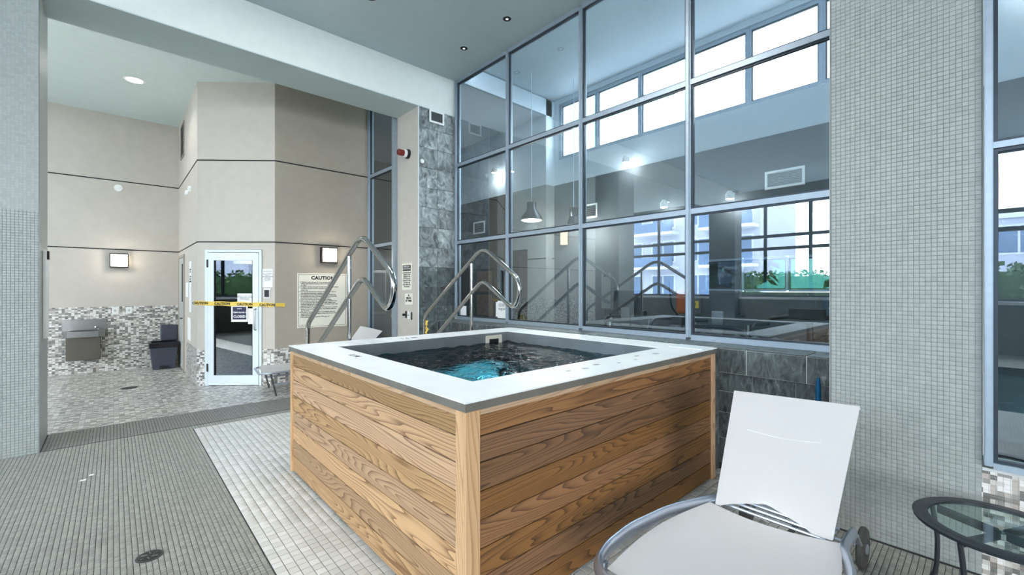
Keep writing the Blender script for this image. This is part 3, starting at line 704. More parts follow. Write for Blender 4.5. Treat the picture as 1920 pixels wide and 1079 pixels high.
# rail geometry: end y, z; bend z; post y, top; apex; bend; loop; lower bend; lower apex; lower post joint
handrail(1.6, (5.13, .89, 1.10, 3.968, 1.81, 3.70, 1.945, 3.14, 1.63, 3.07, 1.46, 3.25, 1.355, 3.68, 1.574, 3.968, 1.44), 'stainless handrail rising behind the left half of the hot tub, nearer the caution board')
handrail(3.2, (5.30, .84, 1.12, 4.229, 1.81, 4.01, 1.957, 3.43, 1.62, 3.35, 1.45, 3.52, 1.31, 4.01, 1.57, 4.229, 1.44), 'stainless handrail in front of the slate pier and glass wall, yellow tape round its foot')
# caution tape knotted on the far rail
tp = thing('caution_tape', 'crumpled yellow caution tape tied to the foot of the handrail by the slate pier', 'tape', (3.2, 5.3, .9))
for k in range(3):
    pts = [(3.2 + .02 * math.sin(3 * j + k) - .02 * k, 5.26 - .035 * k + .012 * math.sin(5 * j + 2 * k), .72 + .055 * j) for j in range(7)]
    vs = []; 
    for p in pts: vs += [(p[0], p[1] - .018, p[2]), (p[0] + .004, p[1] + .018, p[2] + .01)]
    obj('tape_strand', MB().add(vs, [(2 * i, 2 * i + 1, 2 * i + 3, 2 * i + 2) for i in range(6)]), 'yellow', tp)

# ================================================================== LOUNGE CHAIR (near, right)
BL = Vector((2.41, 1.00, .33)); BR = Vector((2.45, .485, .335)); TL = Vector((2.36, .885, .972)); TR = Vector((2.40, .378, .985))
lc = thing('lounge_chair', 'white sling lounge chair with raised back and aluminium frame beside the hot tub', 'lounge chair', (2.1, .75, 0))
def sheet(quad, nu, nv, f, thick=.004):
    """quad = 4 corners (u0v0,u1v0,u1v1,u0v1); f(u,v)->offset Vector"""
    a, b, c, d = quad; vs = []
    for side in (0, 1):
        for j in range(nv + 1):
            for i in range(nu + 1):
                u, v = i / nu, j / nv
                p = a * (1 - u) * (1 - v) + b * u * (1 - v) + c * u * v + d * (1 - u) * v + f(u, v)
                n = (b - a).cross(d - a).normalized(); vs.append(tuple(p - n * thick * side))
    w = nu + 1; K = w * (nv + 1); fs = []
    for j in range(nv):
        for i in range(nu):
            q = (j * w + i, j * w + i + 1, (j + 1) * w + i + 1, (j + 1) * w + i); fs += [q, tuple(x + K for x in q[::-1])]
    for i in range(nu): fs += [(i, i + 1, i + 1 + K, i + K), (nv * w + i, nv * w + i + K, nv * w + i + 1 + K, nv * w + i + 1)]
    for j in range(nv): fs += [(j * w, j * w + K, (j + 1) * w + K, (j + 1) * w), (j * w + nu, (j + 1) * w + nu, (j + 1) * w + nu + K, j * w + nu + K)]
    mb = MB(); mb.smooth = True; return mb.add(vs, fs)
up = (TL - BL)
def back_f(u, v):
    arch = max(0, 1 - abs(u - .45) / .4) ** .8 * max(0, 1 - v * 7) * .085   # lower edge arches upwards
    sag = math.sin(u * math.pi) * math.sin(v * math.pi) * .012
    return up.normalized() * arch + Vector((1, 0, 0)) * sag
obj('backrest', sheet((BL + Vector((-.004, 0, .0)), BR + Vector((-.004, 0, 0)), TR, TL), 20, 28, back_f), 'sling', lc)
seam = [BL.lerp(TL, .70).lerp(BR.lerp(TR, .70), .18 + .6 * i / 10) + Vector((-.004, 0, -.012 * math.sin(i / 10 * math.pi))) for i in range(11)]
obj('seam', MB().tube(seam, .0016, 6), 'white', lc)
for a, b in ((BL, TL), (BR, TR)):
    obj('back_tube', MB().tube([a + Vector((.014, .02 if a is BR else -.02, -.02)), b + Vector((.014, .02 if a is BR else -.02, -.01))], .011, 10), 'loungealu', lc)
obj('back_tube', MB().tube([TL + Vector((.014, 0, -.014)), TR + Vector((.014, 0, -.014))], .010, 10), 'loungealu', lc)
SL = Vector((1.50, 1.06, .345)); SR = Vector((1.46, .40, .345))
def seat_f(u, v):
    # u across (left to right), v from front (0) to hinge (1)
    arc = math.sin(v * math.pi) * .05 * (1 - 2 * u)
    dip = -math.sin(u * math.pi) * .022 * math.sin(v * math.pi * .9 + .2) 
    hb = -.055 * math.sin(u * math.pi) * max(0, (v - .85) / .15)
    return Vector((hb, arc, dip))
obj('seat', sheet((SL, SR, BR + Vector((-.0, -.03, 0)), BL + Vector((0, .03, 0))), 20, 24, seat_f), 'sling', lc)
lf = [(2.80, 1.02, .24), (2.44, 1.045, .32), (2.15, 1.135, .33), (1.85, 1.175, .33), (1.62, 1.155, .335), (1.475, 1.10, .34), (1.42, .98, .34), (1.40, .73, .34), (1.41, .45, .34), (1.48, .36, .34), (1.62, .33, .335), (1.9, .33, .33), (2.2, .37, .33), (2.44, .445, .318), (2.80, .47, .24)]
obj('side_frame', MB().tube(lf, .020, 12, fillet=.07, ry=.032), 'loungealu', lc)
for (x, y) in ((1.55, 1.11), (1.55, .36)):
    obj('leg', MB().tube([(x, y, .33), (x - .05, y, 0.012)], .015, 10, ry=.02), 'loungealu', lc)
for (x, y, lb) in ((2.96, 1.03, None), (2.96, .455, None)):
    obj('leg', MB().tube([(2.78, y, .245), (x - .02, y, .10)], .013, 10), 'loungealu', lc)
    w = obj('wheel', MB().lathe([(.03, -.016), (.098, -.016), (.108, -.008), (.108, .008), (.098, .016), (.03, .016)], (x, y, .108), 28, 'y'), 'rubber', lc)
    obj('hub', MB().lathe([(.02, -.024), (.028, -.02), (.028, .02), (.02, .024)], (x, y, .108), 14, 'y'), 'loungealu', w)
obj('rear_axle', MB().tube([(2.96, .47, .108), (2.96, 1.02, .108)], .009, 8), 'loungealu', lc)
for k in range(4):
    x = 2.50 + .055 * k
    obj('cross_bar', MB().tube([(x, .50, .30), (x + .0, 1.0, .305)], .009, 8), 'loungealu', lc)
obj('prop_bar', MB().tube([(2.46, .60, .60), (2.74, .60, .30), (2.74, .90, .30), (2.46, .92, .60)], .008, 8, fillet=.04), 'loungealu', lc)

# ================================================================== SIDE TABLE
tb = thing('side_table', 'round glass-topped side table with charcoal metal ring, under the near glass wall', 'side table', (2.86, -.045, 0))
cx, cy, tz, rr = 2.858, -.04, .455, .290
n = 56; prof = [(rr - .055, tz - .012), (rr - .055, tz), (rr - .01, tz + .003), (rr, tz - .004), (rr - .003, tz - .018), (rr - .03, tz - .02)]
vs = [((cx + r * math.cos(2 * math.pi * k / n)), cy + r * math.sin(2 * math.pi * k / n), z) for (r, z) in prof for k in range(n)]
fs = []
for i in range(len(prof)):
    j = (i + 1) % len(prof)
    for k in range(n): l = (k + 1) % n; fs.append((i * n + k, i * n + l, j * n + l, j * n + k))
mb = MB(); mb.smooth = True; obj('top_ring', mb.add(vs, fs), 'table_metal', tb)
obj('glass_top', MB().lathe([(rr - .056, tz - .010), (rr - .056, tz - .004)], (cx, cy, 0), 56), glass_table, tb)
for k in range(4):
    a = R(62) + k * R(90); c_, s_ = math.cos(a), math.sin(a)
    p = lambda r, z: (cx + r * c_, cy + r * s_, z)
    obj('leg', MB().tube([p(rr - .03, tz - .02), p(rr - .055, .30), p(rr - .05, .12), p(rr - .0, .006)], 0.010, 10, fillet=.06, ry=.021), 'table_metal', tb)
    obj('brace', MB().tube([p(rr - .055, tz - .03), p(.012, tz - .03)], 0.006, 8, ry=.021), 'table_metal', tb)
obj('boss', MB().lathe([(.022, tz - .045), (.022, tz - .02), (.01, tz - .015)], (cx, cy, 0), 16), 'chrome', tb)

# ================================================================== BLUE POLE by the slate wall
bp = thing('parasol_pole', 'blue tapered pole standing on a small base between the slate wall and the tiled pillar', 'pole', (3.62, .80, 0))
obj('shaft', MB().lathe([(.022, .03), (.022, .5), (.016, .82), (.010, .875)], (3.62, .80, 0), 16), 'blue', bp)
obj('base_plate', MB().lathe([(.11, 0), (.11, .02), (.04, .035)], (3.62, .80, 0), 24), 'black', bp)

# ================================================================== LOUNGER behind the tub
l2 = thing('lounge_chair', 'white lounge chair partly hidden behind the hot tub, below the caution board', 'lounge chair', (2.3, 6.95, 0))
obj('seat', sheet((Vector((1.50, 6.66, .34)), Vector((1.58, 7.28, .34)), Vector((2.75, 7.28, .36)), Vector((2.75, 6.66, .36))), 8, 12, lambda u, v: Vector((0, 0, -.03 * math.sin(u * math.pi) * math.sin(v * math.pi)))), 'sling', l2)
obj('backrest', sheet((Vector((2.75, 6.66, .36)), Vector((2.75, 7.28, .36)), Vector((3.12, 7.26, .85)), Vector((3.24, 6.68, .80))), 8, 12, lambda u, v: Vector((.02 * math.sin(u * math.pi), 0, .0))), 'sling', l2)
obj('side_frame', MB().tube([(2.8, 6.64, .34), (1.56, 6.64, .33), (1.46, 6.70, .33), (1.52, 7.24, .33), (1.62, 7.30, .33), (2.8, 7.30, .34)], .014, 10, fillet=.06), 'loungealu', l2)
for (x, y) in ((1.62, 6.65), (1.68, 7.29), (2.6, 6.65), (2.6, 7.29)):
    obj('leg', MB().tube([(x - .03, y, .33), (x + .04, y, 0.01)], .012, 8), 'rubber', l2)
obj('stretcher', MB().tube([(1.62, 6.65, .17), (2.63, 6.65, .17)], .011, 8), 'loungealu', l2)
obj('stretcher', MB().tube([(1.66, 7.29, .17), (2.63, 7.29, .17)], .011, 8), 'loungealu', l2)

# ================================================================== GLASS DOOR with notices
dr = struct('door_1', chb(chb(chb(MB(), .125, .165, -.06, .015, 0, 2.095), .945, .98, -.06, .015, 0, 2.095), .165, .945, -.06, .015, 2.06, 2.095), 'alu_white')
leaf = obj('door_leaf', chb(chb(chb(chb(MB(), .172, .262, -.03, .022, .01, 2.05), .85, .938, -.03, .022, .01, 2.05), .262, .85, -.03, .022, .01, .16), .262, .85, -.03, .022, 1.93, 2.05), 'alu_white', dr)
obj('pane', chb(MB(), .262, .85, -.006, .0, .16, 1.93), glass_dark, leaf)
obj('gasket', chb(chb(MB(), .262, .272, -.002, .018, .16, 1.93), .84, .85, -.002, .018, .16, 1.93), 'dark', leaf)
for zz in (.22, 1.82): obj('hinge', chb(MB(), .160, .180, .018, .034, zz, zz + .12), 'black', dr)
obj('handle', MB().tube([cpt(.90, .02, 1.18), cpt(.90, .065, 1.18), cpt(.90, .065, .86), cpt(.90, .02, .86)], .011, 8, fillet=.02), 'steel', dr)
struct('trim_6', chb(MB(), .14, .96, -1.2, -1.18, 0, 2.3), 'darkwall')
nt_ = thing('notice_paper', 'white printed notice taped on the glass door above the caution tape', 'notice', cpt(.75, .025, 1.33))
obj('sheet', chb(MB(), .62, .84, .0235, .0245, 1.24, 1.42), 'paper', nt_)
text('print', 'SAUNA IS CLOSED UNTIL\nFURTHER NOTICE. WE ARE\nSORRY FOR ANY\nINCONVENIENCE', .019, cpt(.73, .0252, 1.375), CH, 'ink', nt_)
nt_ = thing('closed_sign', 'dark sign reading TEMPORARILY CLOSED with a white border on the glass door', 'sign', cpt(.66, .03, 1.1))
obj('sheet', chb(MB(), .53, .78, .026, .028, .985, 1.235), 'paper', nt_)
obj('print_field', chb(MB(), .552, .758, .0285, .029, 1.02, 1.215), 'navy', nt_)
text('print', 'SORRY', .024, cpt(.655, .0295, 1.178), CH, 'paper', nt_)
text('print', 'TEMPORARILY', .031, cpt(.655, .0295, 1.118), CH, 'paper', nt_, bold=.0006)
text('print', 'CLOSED', .050, cpt(.655, .0295, 1.05), CH, 'paper', nt_, bold=.0015)
nt_ = thing('notice_paper', 'white notice on the handle side of the glass door, below the caution tape', 'notice', cpt(.83, .03, 1.08))
obj('sheet', chb(MB(), .785, .868, .026, .028, .95, 1.19), 'paper', nt_)
tpd = thing('caution_tape', 'yellow caution tape stretched across the white glass door', 'tape', cpt(.55, .03, 1.27))
N = 24; vs = []
for i in range(N + 1):
    t = -.02 + (LC + .02) * i / N; zc = 1.275 - .03 * i / N + .004 * math.sin(i)
    a = cpt(t, .036 + .002 * math.sin(i * 1.7), zc - .032); b = cpt(t, .036, zc + .032); vs += [a, b]
obj('strip', MB().add(vs, [(2 * i, 2 * i + 1, 2 * i + 3, 2 * i + 2) for i in range(N)]), 'yellow', tpd)
vs = [(1.845, 7.43, 1.215), (1.845, 7.43, 1.275), (1.98, 7.435, 1.21), (1.98, 7.435, 1.27)]
obj('strip', MB().add(vs, [(0, 1, 3, 2)]), 'yellow', tpd)
for t in (.07, .40, .74, 1.08): text('lettering', 'CAUTION', .052, cpt(t, .040, 1.258 - .028 * t), CH, 'ink', tpd, bold=.0016)
ic = thing('intercom', 'small black card reader on the wall right of the glass door', 'card reader', cpt(1.06, .01, 1.42))
obj('plate', chb(MB(), 1.01, 1.11, 0, .006, 1.345, 1.50), 'white', ic); obj('reader', chb(MB(), 1.03, 1.09, .006, .028, 1.365, 1.475), 'black', ic)
nt_ = thing('notice_paper', 'white rules sheet above the black card reader beside the glass door', 'notice', cpt(1.06, .004, 1.66))
obj('sheet', chb(MB(), .99, 1.145, .001, .003, 1.515, 1.80), 'paper', nt_)
text('print', 'SAUNA RULES\n\nNO CHILDREN\nUNDER 16\nSHOWER BEFORE\nENTERING\nNO SHOES\nNO OILS', .020, cpt(1.067, .0036, 1.755), CH, 'ink', nt_)

# ---- side wall: plain door, notices, vent (on plane x=.95)
d2 = struct('door_2', MB().box(.93, .952, 9.82, 9.87, 0, 2.12).box(.93, .952, 10.62, 10.67, 0, 2.12).box(.93, .952, 9.87, 10.62, 2.07, 2.12), 'wall_dark')
obj('door_leaf', CB(.936, .95, 9.875, 10.615, .01, 2.065), mat('door_grey', (176, 178, 176), .5), d2)
obj('vision_panel', B(.933, .937, 9.96, 10.12, 1.25, 1.95), 'dark', d2)
obj('handle', MB().tube([(.93, 9.95, .95), (.90, 9.95, .95), (.90, 10.06, .95)], .01, 8, fillet=.01), 'black', d2)
for (y0, y1, z0, z1, lb) in ((8.85, 9.15, 1.1, 1.95, 'tall narrow printed notice on the side wall left of the glass door'), (9.25, 9.6, 1.35, 1.6, 'small pale notice on the side wall beside the grey door'), (8.95, 9.35, .62, 1.0, 'pale sheet low on the side wall left of the glass door')):
    nt_ = thing('notice_paper', lb, 'notice', (.948, (y0 + y1) / 2, z0)); obj('sheet', B(.944, .948, y0, y1, z0, z1), 'paper', nt_)
    if z1 > 1.9: text('print', 'SHOWER\nRULES\n\nNO GLASS\nNO FOOD\nNO RUNNING', .04, (.9435, (y0 + y1) / 2, 1.8), R(180), 'ink', nt_)
def vent(label, facing, c, w, h, slats=9, frame='white'):
    t = thing('air_vent', label, 'vent', c); n_ = Vector((math.cos(facing), math.sin(facing), 0)); r_ = Vector((0, 0, 1)).cross(n_)
    def bx(u0, u1, z0, z1, o0, o1):
        mb = MB(); cc = Vector(c); ps = []
        for z in (z0, z1):
            for o in (o0, o1):
                for u in (u0, u1): ps.append(tuple(cc + r_ * u + n_ * o + Vector((0, 0, z))))
        return mb.add(ps, [(0, 2, 3, 1), (4, 5, 7, 6), (0, 1, 5, 4), (2, 6, 7, 3), (0, 4, 6, 2), (1, 3, 7, 5)])
    f = bx(-w / 2, w / 2, h / 2 - .03, h / 2, 0, .014)
    for a in ((-w / 2, w / 2, -h / 2, -h / 2 + .03, 0, .014), (-w / 2, -w / 2 + .03, -h / 2 + .03, h / 2 - .03, 0, .014), (w / 2 - .03, w / 2, -h / 2 + .03, h / 2 - .03, 0, .014)):
        g = bx(*a); f.add(g.v, g.f)
    obj('frame', f, frame, t); obj('duct', bx(-w / 2 + .03, w / 2 - .03, -h / 2 + .03, h / 2 - .03, 0, .002), 'dark', t)
    for i in range(slats):
        z_ = -h / 2 + .03 + (i + .5) * (h - .06) / slats
        obj('slat', bx(-w / 2 + .03, w / 2 - .03, z_ - .003, z_ + .003, .003, .011), 'steel', t)
vent('white louvred vent at the top of the slate pier', R(-90), (3.725, 5.822, 4.17), .27, .20, 7)
vent('tall grey vent high on the side wall near the lobby ceiling', R(180), (.948, 10.1, 4.24), .5, .62, 10, 'wall_dark')
vent('white louvred vent high in the gym above the strip window', R(180), (6.468, 1.80, 2.94), .46, .24, 9)
vent('white louvred vent on the far gym wall, left of the exercise machines', R(180), (6.468, 4.93, 2.92), .30, .26, 6)
vent('white framed vent on the dark gym wall seen in the pane beside the pier', R(180), (6.225, 7.93, 2.90), .42, .28, 5)

# ---- sconces
def sconce(x, y, z, facing, label, pw=3.5):
    t = thing('wall_sconce', label, 'wall lamp', (x, y, z), 'lit box sconces on the lobby walls')
    s = -1
    f = MB().box(x - .128, x + .128, y - .012, y, z - .13, z + .13)
    f.box(x - .128, x + .128, y - .10, y - .0, z + .112, z + .13).box(x - .128, x + .128, y - .10, y - .0, z - .13, z - .112)
    f.box(x - .128, x - .116, y - .10, y, z - .112, z + .112)
    f.box(x + .116, x + .128, y - .10, y - .085, z - .112, z + .112)
    obj('frame', f, 'black', t)
    obj('band', B(x - .122, x + .122, y - .105, y - .100, z + .082, z + .09), 'black', t); obj('band', B(x - .122, x + .122, y - .105, y - .100, z - .09, z - .082), 'black', t)
    obj('diffuser', CB(x - .114, x + .118, y - .099, y - .014, z - .110, z + .110, b=.004), emit_mat('sconce_glow', (255, 244, 226), 3.2) if 'sconce_glow' not in _M else _M['sconce_glow'], t)
    light('sconce_light', 'POINT', (x, y - .22, z), pw, (1, .90, .80), .06)
sconce(.072, 10.80, 2.01, R(-90), 'lit box sconce on the far wall above the drinking fountain and bin')
sconce(2.64, 7.45, 2.05, R(-90), 'lit box sconce above the caution board behind the handrail')

# ---- caution board
cb = thing('caution_board', 'large cream CAUTION board of spa rules on the taupe wall behind the handrail', 'sign', (2.56, 7.44, 1.3))
obj('panel', CB(2.16, 2.955, 7.438, 7.448, .86, 1.745, b=.003), 'sign_bg', cb)
e = .018
obj('border', MB().box(2.16 + e, 2.955 - e, 7.4365, 7.438, 1.745 - e - .005, 1.745 - e).box(2.16 + e, 2.955 - e, 7.4365, 7.438, .86 + e, .865 + e).box(2.16 + e, 2.165 + e, 7.4365, 7.438, .86 + e, 1.745 - e).box(2.95 - e, 2.955 - e, 7.4365, 7.438, .86 + e, 1.745 - e), 'ink', cb)
text('heading', 'CAUTION', .078, (2.56, 7.4365, 1.645), R(-90), 'ink', cb, bold=.004, spacing=1.1)
rules = ("1. Children under the age of 12 are not allowed in the spa\n   unless supervised by a person who is 16 years of age\n   or older.\n"
"2. Pregnant women and persons with known health or medical\n   conditions should consult a physician before\n   using a spa.\n"
"3. Do not use the spa if you have an open sore or rash, or\n   are experiencing nausea, vomiting or diarrhea.\n"
"4. Overexposure may cause fainting. 10 to 15 minutes may\n   be excessive for some individuals. Cool down periodically\n   and leave the spa if nausea or dizziness occurs.\n"
"5. Enter and exit the spa slowly to prevent slipping.\n"
"6. Do not play or swim near drains or suction devices. Your\n   body, body parts, hair, jewellery and other objects may\n   become trapped and cause injury or drowning. People with\n   long hair should be especially careful.\n"
"7. Do not enter or remain in a spa if a drain cover or suction\n   fitting is loose, broken or missing. Immediately notify the\n   spa operator.\n"
"8. No food or drink except water is permitted within the\n   deck or spa. No glass containers of any kind are permitted\n   within the deck or spa.\n"
"9. The maximum bather capacity of the spa is 8.")
text('rules', rules, .0242, (2.195, 7.4365, 1.592), R(-90), 'ink', cb, align='LEFT', line=1.06, bold=.0007)
text('footer', 'O. Reg. 428/05', .019, (2.195, 7.4365, .90), R(-90), 'ink', cb, align='LEFT')
# ---- signs and switch on the pier side (plane x=3.412)
sg = thing('emergency_sign', 'white emergency stop sign with black header on the grey pier side', 'sign', (3.41, 6.17, 1.7))
obj('panel', CB(3.404, 3.411, 6.03, 6.33, 1.475, 1.895, b=.002), 'sign_bg', sg); obj('header', B(3.4025, 3.404, 6.055, 6.305, 1.775, 1.865), 'ink', sg)
text('heading', 'EMERGENCY\nSTOP BUTTON', .035, (3.402, 6.18, 1.83), R(180), 'paper', sg)
text('print', 'IN THE EVENT OF AN\nEMERGENCY PUSH\nEMERGENCY STOP\nBUTTON AND USE\nEMERGENCY PHONE\nAN AUDIBLE AND\nVISUAL SIGNAL WILL\nBE ACTIVATED', .026, (3.4035, 6.18, 1.735), R(180), 'ink', sg, bold=.0012, line=1.2)
sg = thing('timer_sign', 'small white sign reading 15 MINUTE JET TIMER on the grey pier side', 'sign', (3.41, 6.12, 1.33))
obj('panel', CB(3.404, 3.411, 6.0, 6.24, 1.24, 1.42, b=.002), 'sign_bg', sg)
text('print', '15\nMINUTE\nJET TIMER', .042, (3.4035, 6.12, 1.375), R(180), 'ink', sg, bold=.002)
sw_ = thing('timer_switch', 'white wall timer switch between black labels on the grey pier side', 'switch', (3.41, 6.12, 1.09))
obj('plate', CB(3.400, 3.411, 6.09, 6.15, 1.02, 1.14, b=.003), 'white', sw_); obj('button', B(3.396, 3.400, 6.11, 6.13, 1.07, 1.09), 'ink', sw_)
obj('label_strip', B(3.408, 3.411, 6.02, 6.055, 1.01, 1.13), 'ink', sw_); obj('label_strip', B(3.408, 3.411, 6.19, 6.235, 1.03, 1.14), 'ink', sw_)
obj('knob', MB().lathe([(.02, 0), (.02, -.03), (.014, -.035)], (3.41, 6.26, 1.08), 14, 'x'), 'black', sw_)
al = thing('alarm_beacon', 'red strobe beacon with a white collar on the grey pier side', 'alarm', (3.41, 6.16, 3.6))
obj('base', MB().lathe([(.075, 0), (.075, -.03), (.06, -.045)], (3.411, 6.14, 3.605), 22, 'x'), 'black', al)
obj('collar', MB().lathe([(.062, -.045), (.062, -.075), (.05, -.085)], (3.411, 6.14, 3.605), 22, 'x'), 'white', al)
obj('lens', MB().lathe([(.048, -.085), (.048, -.17), (.04, -.18)], (3.411, 6.14, 3.605), 22, 'x'), 'red', al)
st = thing('junction_box', 'round dark cap set in the left edge of the slate pier', 'cover', (3.47, 5.82, 3.44)); obj('cap', MB().lathe([(.035, 0), (.03, -.012)], (3.47, 5.824, 3.44), 16, 'y'), 'white', st)

# ---- lobby wall fittings
ft = thing('drinking_fountain', 'stainless steel wall drinking fountain on the mosaic wall', 'drinking fountain', (-.38, 10.79, .2))
obj('back_plate', CB(-.66, -.09, 10.77, 10.79, .74, .95, b=.004), 'steel', ft)
obj('basin', MB().prism([(-.64, 10.79), (-.64, 10.50), (-.58, 10.44), (-.2, 10.44), (-.12, 10.50), (-.12, 10.79)], .66, .76), 'steel', ft)
obj('bowl', MB().lathe([(.05, .758), (.16, .764), (.17, .766)], (-.38, 10.60, 0), 20, sx=1.1, sy=.7), 'steel_dark', ft)
obj('housing', CB(-.60, -.17, 10.50, 10.79, .26, .66, b=.006), mat('fountain_housing', (92, 88, 80), .5, .5), ft)
obj('spout', MB().tube([(-.2, 10.66, .76), (-.2, 10.66, .81), (-.24, 10.62, .82)], .012, 8, fillet=.02), 'chrome', ft)
bn = thing('waste_bin', 'dark slate plastic waste bin with raised lid in the lobby corner', 'bin', (.70, 10.5, 0))
vs = []
for z_, k in ((0, .16), (.42, .20)):
    for (a, b) in ((-1, -1), (1, -1), (1, 1), (-1, 1)): vs.append((.69 + a * k, 10.47 + b * k * .95, z_))
obj('body', MB().add(vs, [(3, 2, 1, 0), (0, 1, 5, 4), (1, 2, 6, 5), (2, 3, 7, 6), (3, 0, 4, 7)]), 'bin', bn)
obj('pedal', CB(.62, .76, 10.27, 10.31, .03, .06), 'black', bn)
fr_ = MB(); frame_ring(fr_, .475, .905, 10.265, 10.675, .51, .87, 10.30, 10.64, .40, .50); obj('liner', fr_, 'bag', bn)
obj('lid', CB(.66, .925, 10.66, 10.70, .49, .80, b=.02), 'bin', bn)
for (x, lb) in ((.02, 'left one of two blank white plates on the mosaic wall'), (.21, 'right one of two blank white plates, with the outlet, on the mosaic wall')):
    s_ = thing('outlet_plate', lb, 'wall plate', (x, 10.785, 1.09)); obj('plate', CB(x - .045, x + .045, 10.778, 10.789, 1.03, 1.155, b=.003), 'white', s_); obj('socket', B(x - .015, x + .015, 10.776, 10.778, 1.07, 1.11), 'wall', s_)
sp = thing('wall_speaker', 'round white speaker high on the far lobby wall', 'speaker', (.066, 10.79, 3.3))
obj('ring', MB().lathe([(.065, 0), (.065, -.012), (.055, -.02)], (.066, 10.799, 3.345), 28, 'y'), 'white', sp); obj('grille', MB().lathe([(.052, -.02), (.03, -.026)], (.066, 10.799, 3.345), 28, 'y'), 'paper', sp)
for yy, lb in ((9.0, 'small white sensor on the side wall, the nearer of two under the upper dark line'), (9.4, 'small white sensor on the side wall, the farther of two under the upper dark line')):
    dt = thing('wall_sensor', lb, 'sensor', (.949, yy, 3.16))
    obj('cap', MB().lathe([(.05, 0), (.045, -.03), (.03, -.04)], (.949, yy, 3.16), 18, 'x'), 'white', dt)
nb = thing('notice_board', 'narrow white notice holder on the inner side of the left tiled pillar', 'notice', (-.49, 6.17, 1.2))
obj('panel', CB(-.498, -.475, 6.05, 6.30, 1.02, 1.86, b=.004), 'white', nb); obj('clip', B(-.475, -.46, 6.13, 6.22, 1.78, 1.86), 'black', nb)

# ---- ceiling lights
def downlight(x, y, z, label, on=False, r=.052, grp=None):
    t = thing('downlight', label, 'ceiling light', (x, y, z), grp)
    obj('trim_ring', MB().lathe([(r, 0), (r + .014, -.003), (r + .002, -.006)], (x, y, z), 28), 'white' if on else 'ceil', t)
    if on:
        obj('lens', MB().lathe([(r - .016, -.005), (r - .02, -.007)], (x, y, z), 28), emit_mat('lamp_lens', (255, 255, 250), 14) if 'lamp_lens' not in _M else _M['lamp_lens'], t)
    else:
        obj('baffle', MB().lathe([(r + .0, -.007), (r - .006, -.010)], (x, y, z), 28), 'dark', t)
        obj('bulb', MB().lathe([(.018, -.010), (.010, -.016), (.002, -.018)], (x, y, z), 16), emit_mat('dim_bulb', (235, 240, 245), .9) if 'dim_bulb' not in _M else _M['dim_bulb'], t)
g_ = 'recessed downlights in the hall ceiling'
downlight(3.60, 4.93, CZ, 'recessed black ceiling downlight, the one nearest the slate pier', grp=g_)
downlight(3.60, 4.03, CZ, 'recessed black ceiling downlight close to the tall glass, higher in the photo than its neighbour', grp=g_)
downlight(2.16, 4.77, CZ, 'recessed ceiling downlight cut by the upper edge of the photo', r=.085, grp=g_)
downlight(.233, 8.79, 4.68, 'bright lit ceiling lamp in the lobby', True, .12)
light('lobby_lamp', 'SPOT', (.233, 8.79, 4.62), 22, (1, .98, .95), .1, rot=(0, 0, 0), spot=150)
for i, (hx, hy) in enumerate(ADDED_LAMPS):  # fixture discs of the added fill lamps
    lt = obj('added_lamp_trim', MB().lathe([(.17, 0), (.18, -.008), (.15, -.014)], (hx, hy, CZ), 24), 'white'); lt.name = 'added_ceiling_lamp'
    lt['label'] = 'round white lamp added to the hall ceiling for fill light, above and behind the viewpoint'; lt['category'] = 'ceiling light'; lt['group'] = 'added fill lamps outside the frame'
# ---- floor drains
for (x, y, r, lb, w) in ((.147, 3.165, .062, 'round black floor drain in the grey tiles of the foreground', 1), (.171, 8.72, .10, 'small dark floor drain in the lobby mosaic', 0)):
    t = thing('floor_drain', lb, 'drain', (x, y, 0))
    obj('rim', MB().lathe([(r, .0), (r, .003), (r - .006, .004)], (x, y, 0), 30), 'steel_dark', t); obj('plate', MB().lathe([(r - .008, .004), (r - .012, .005)], (x, y, 0), 30), 'black', t)
    if w:
        for k in range(6):
            a = k * math.pi / 3; obj('slot', MB().tube([(x + .016 * math.cos(a), y + .016 * math.sin(a), .0052), (x + .042 * math.cos(a + .5), y + .042 * math.sin(a + .5), .0052)], .0028, 6), 'steel', t)
pp = thing('paper_scrap', 'tiny white scrap of paper on the grey floor tiles', 'litter', (-.18, 4.75, 0)); obj('flake', MB().add([(-.2, 4.75, .003), (-.16, 4.74, .004), (-.155, 4.78, .003), (-.19, 4.775, .006)], [(0, 1, 2, 3)]), 'paper', pp)
obj('flake', MB().add([(-.15, 4.84, .003), (-.12, 4.83, .004), (-.115, 4.87, .003), (-.14, 4.865, .006)], [(0, 1, 2, 3)]), 'paper', pp)

# ---- notices on the tall glass
nt_ = thing('notice_paper', 'white printed notice on the glass beside the second mullion', 'notice', (GW + .03, 4.70, 1.18))
obj('sheet', B(GW + .0295, GW + .031, 4.615, 4.79, 1.07, 1.32), 'paper', nt_); obj('backing_sheet', B(GW + .0312, GW + .0325, 4.64, 4.83, 1.09, 1.30), 'paper', nt_)
text('print', 'FITNESS CENTRE\nHOURS OF OPERATION\n6 AM TO 11 PM\n\nPLEASE WIPE DOWN\nEQUIPMENT AFTER\nUSE', .016, (GW + .0285, 4.70, 1.27), R(180), 'ink', nt_)
nt_ = thing('notice_paper', 'small blank white card low in the glass pane next to the slate pier', 'notice', (GW + .03, 5.62, 1.12)); obj('sheet', B(GW + .0295, GW + .031, 5.55, 5.70, 1.06, 1.22), 'paper', nt_)

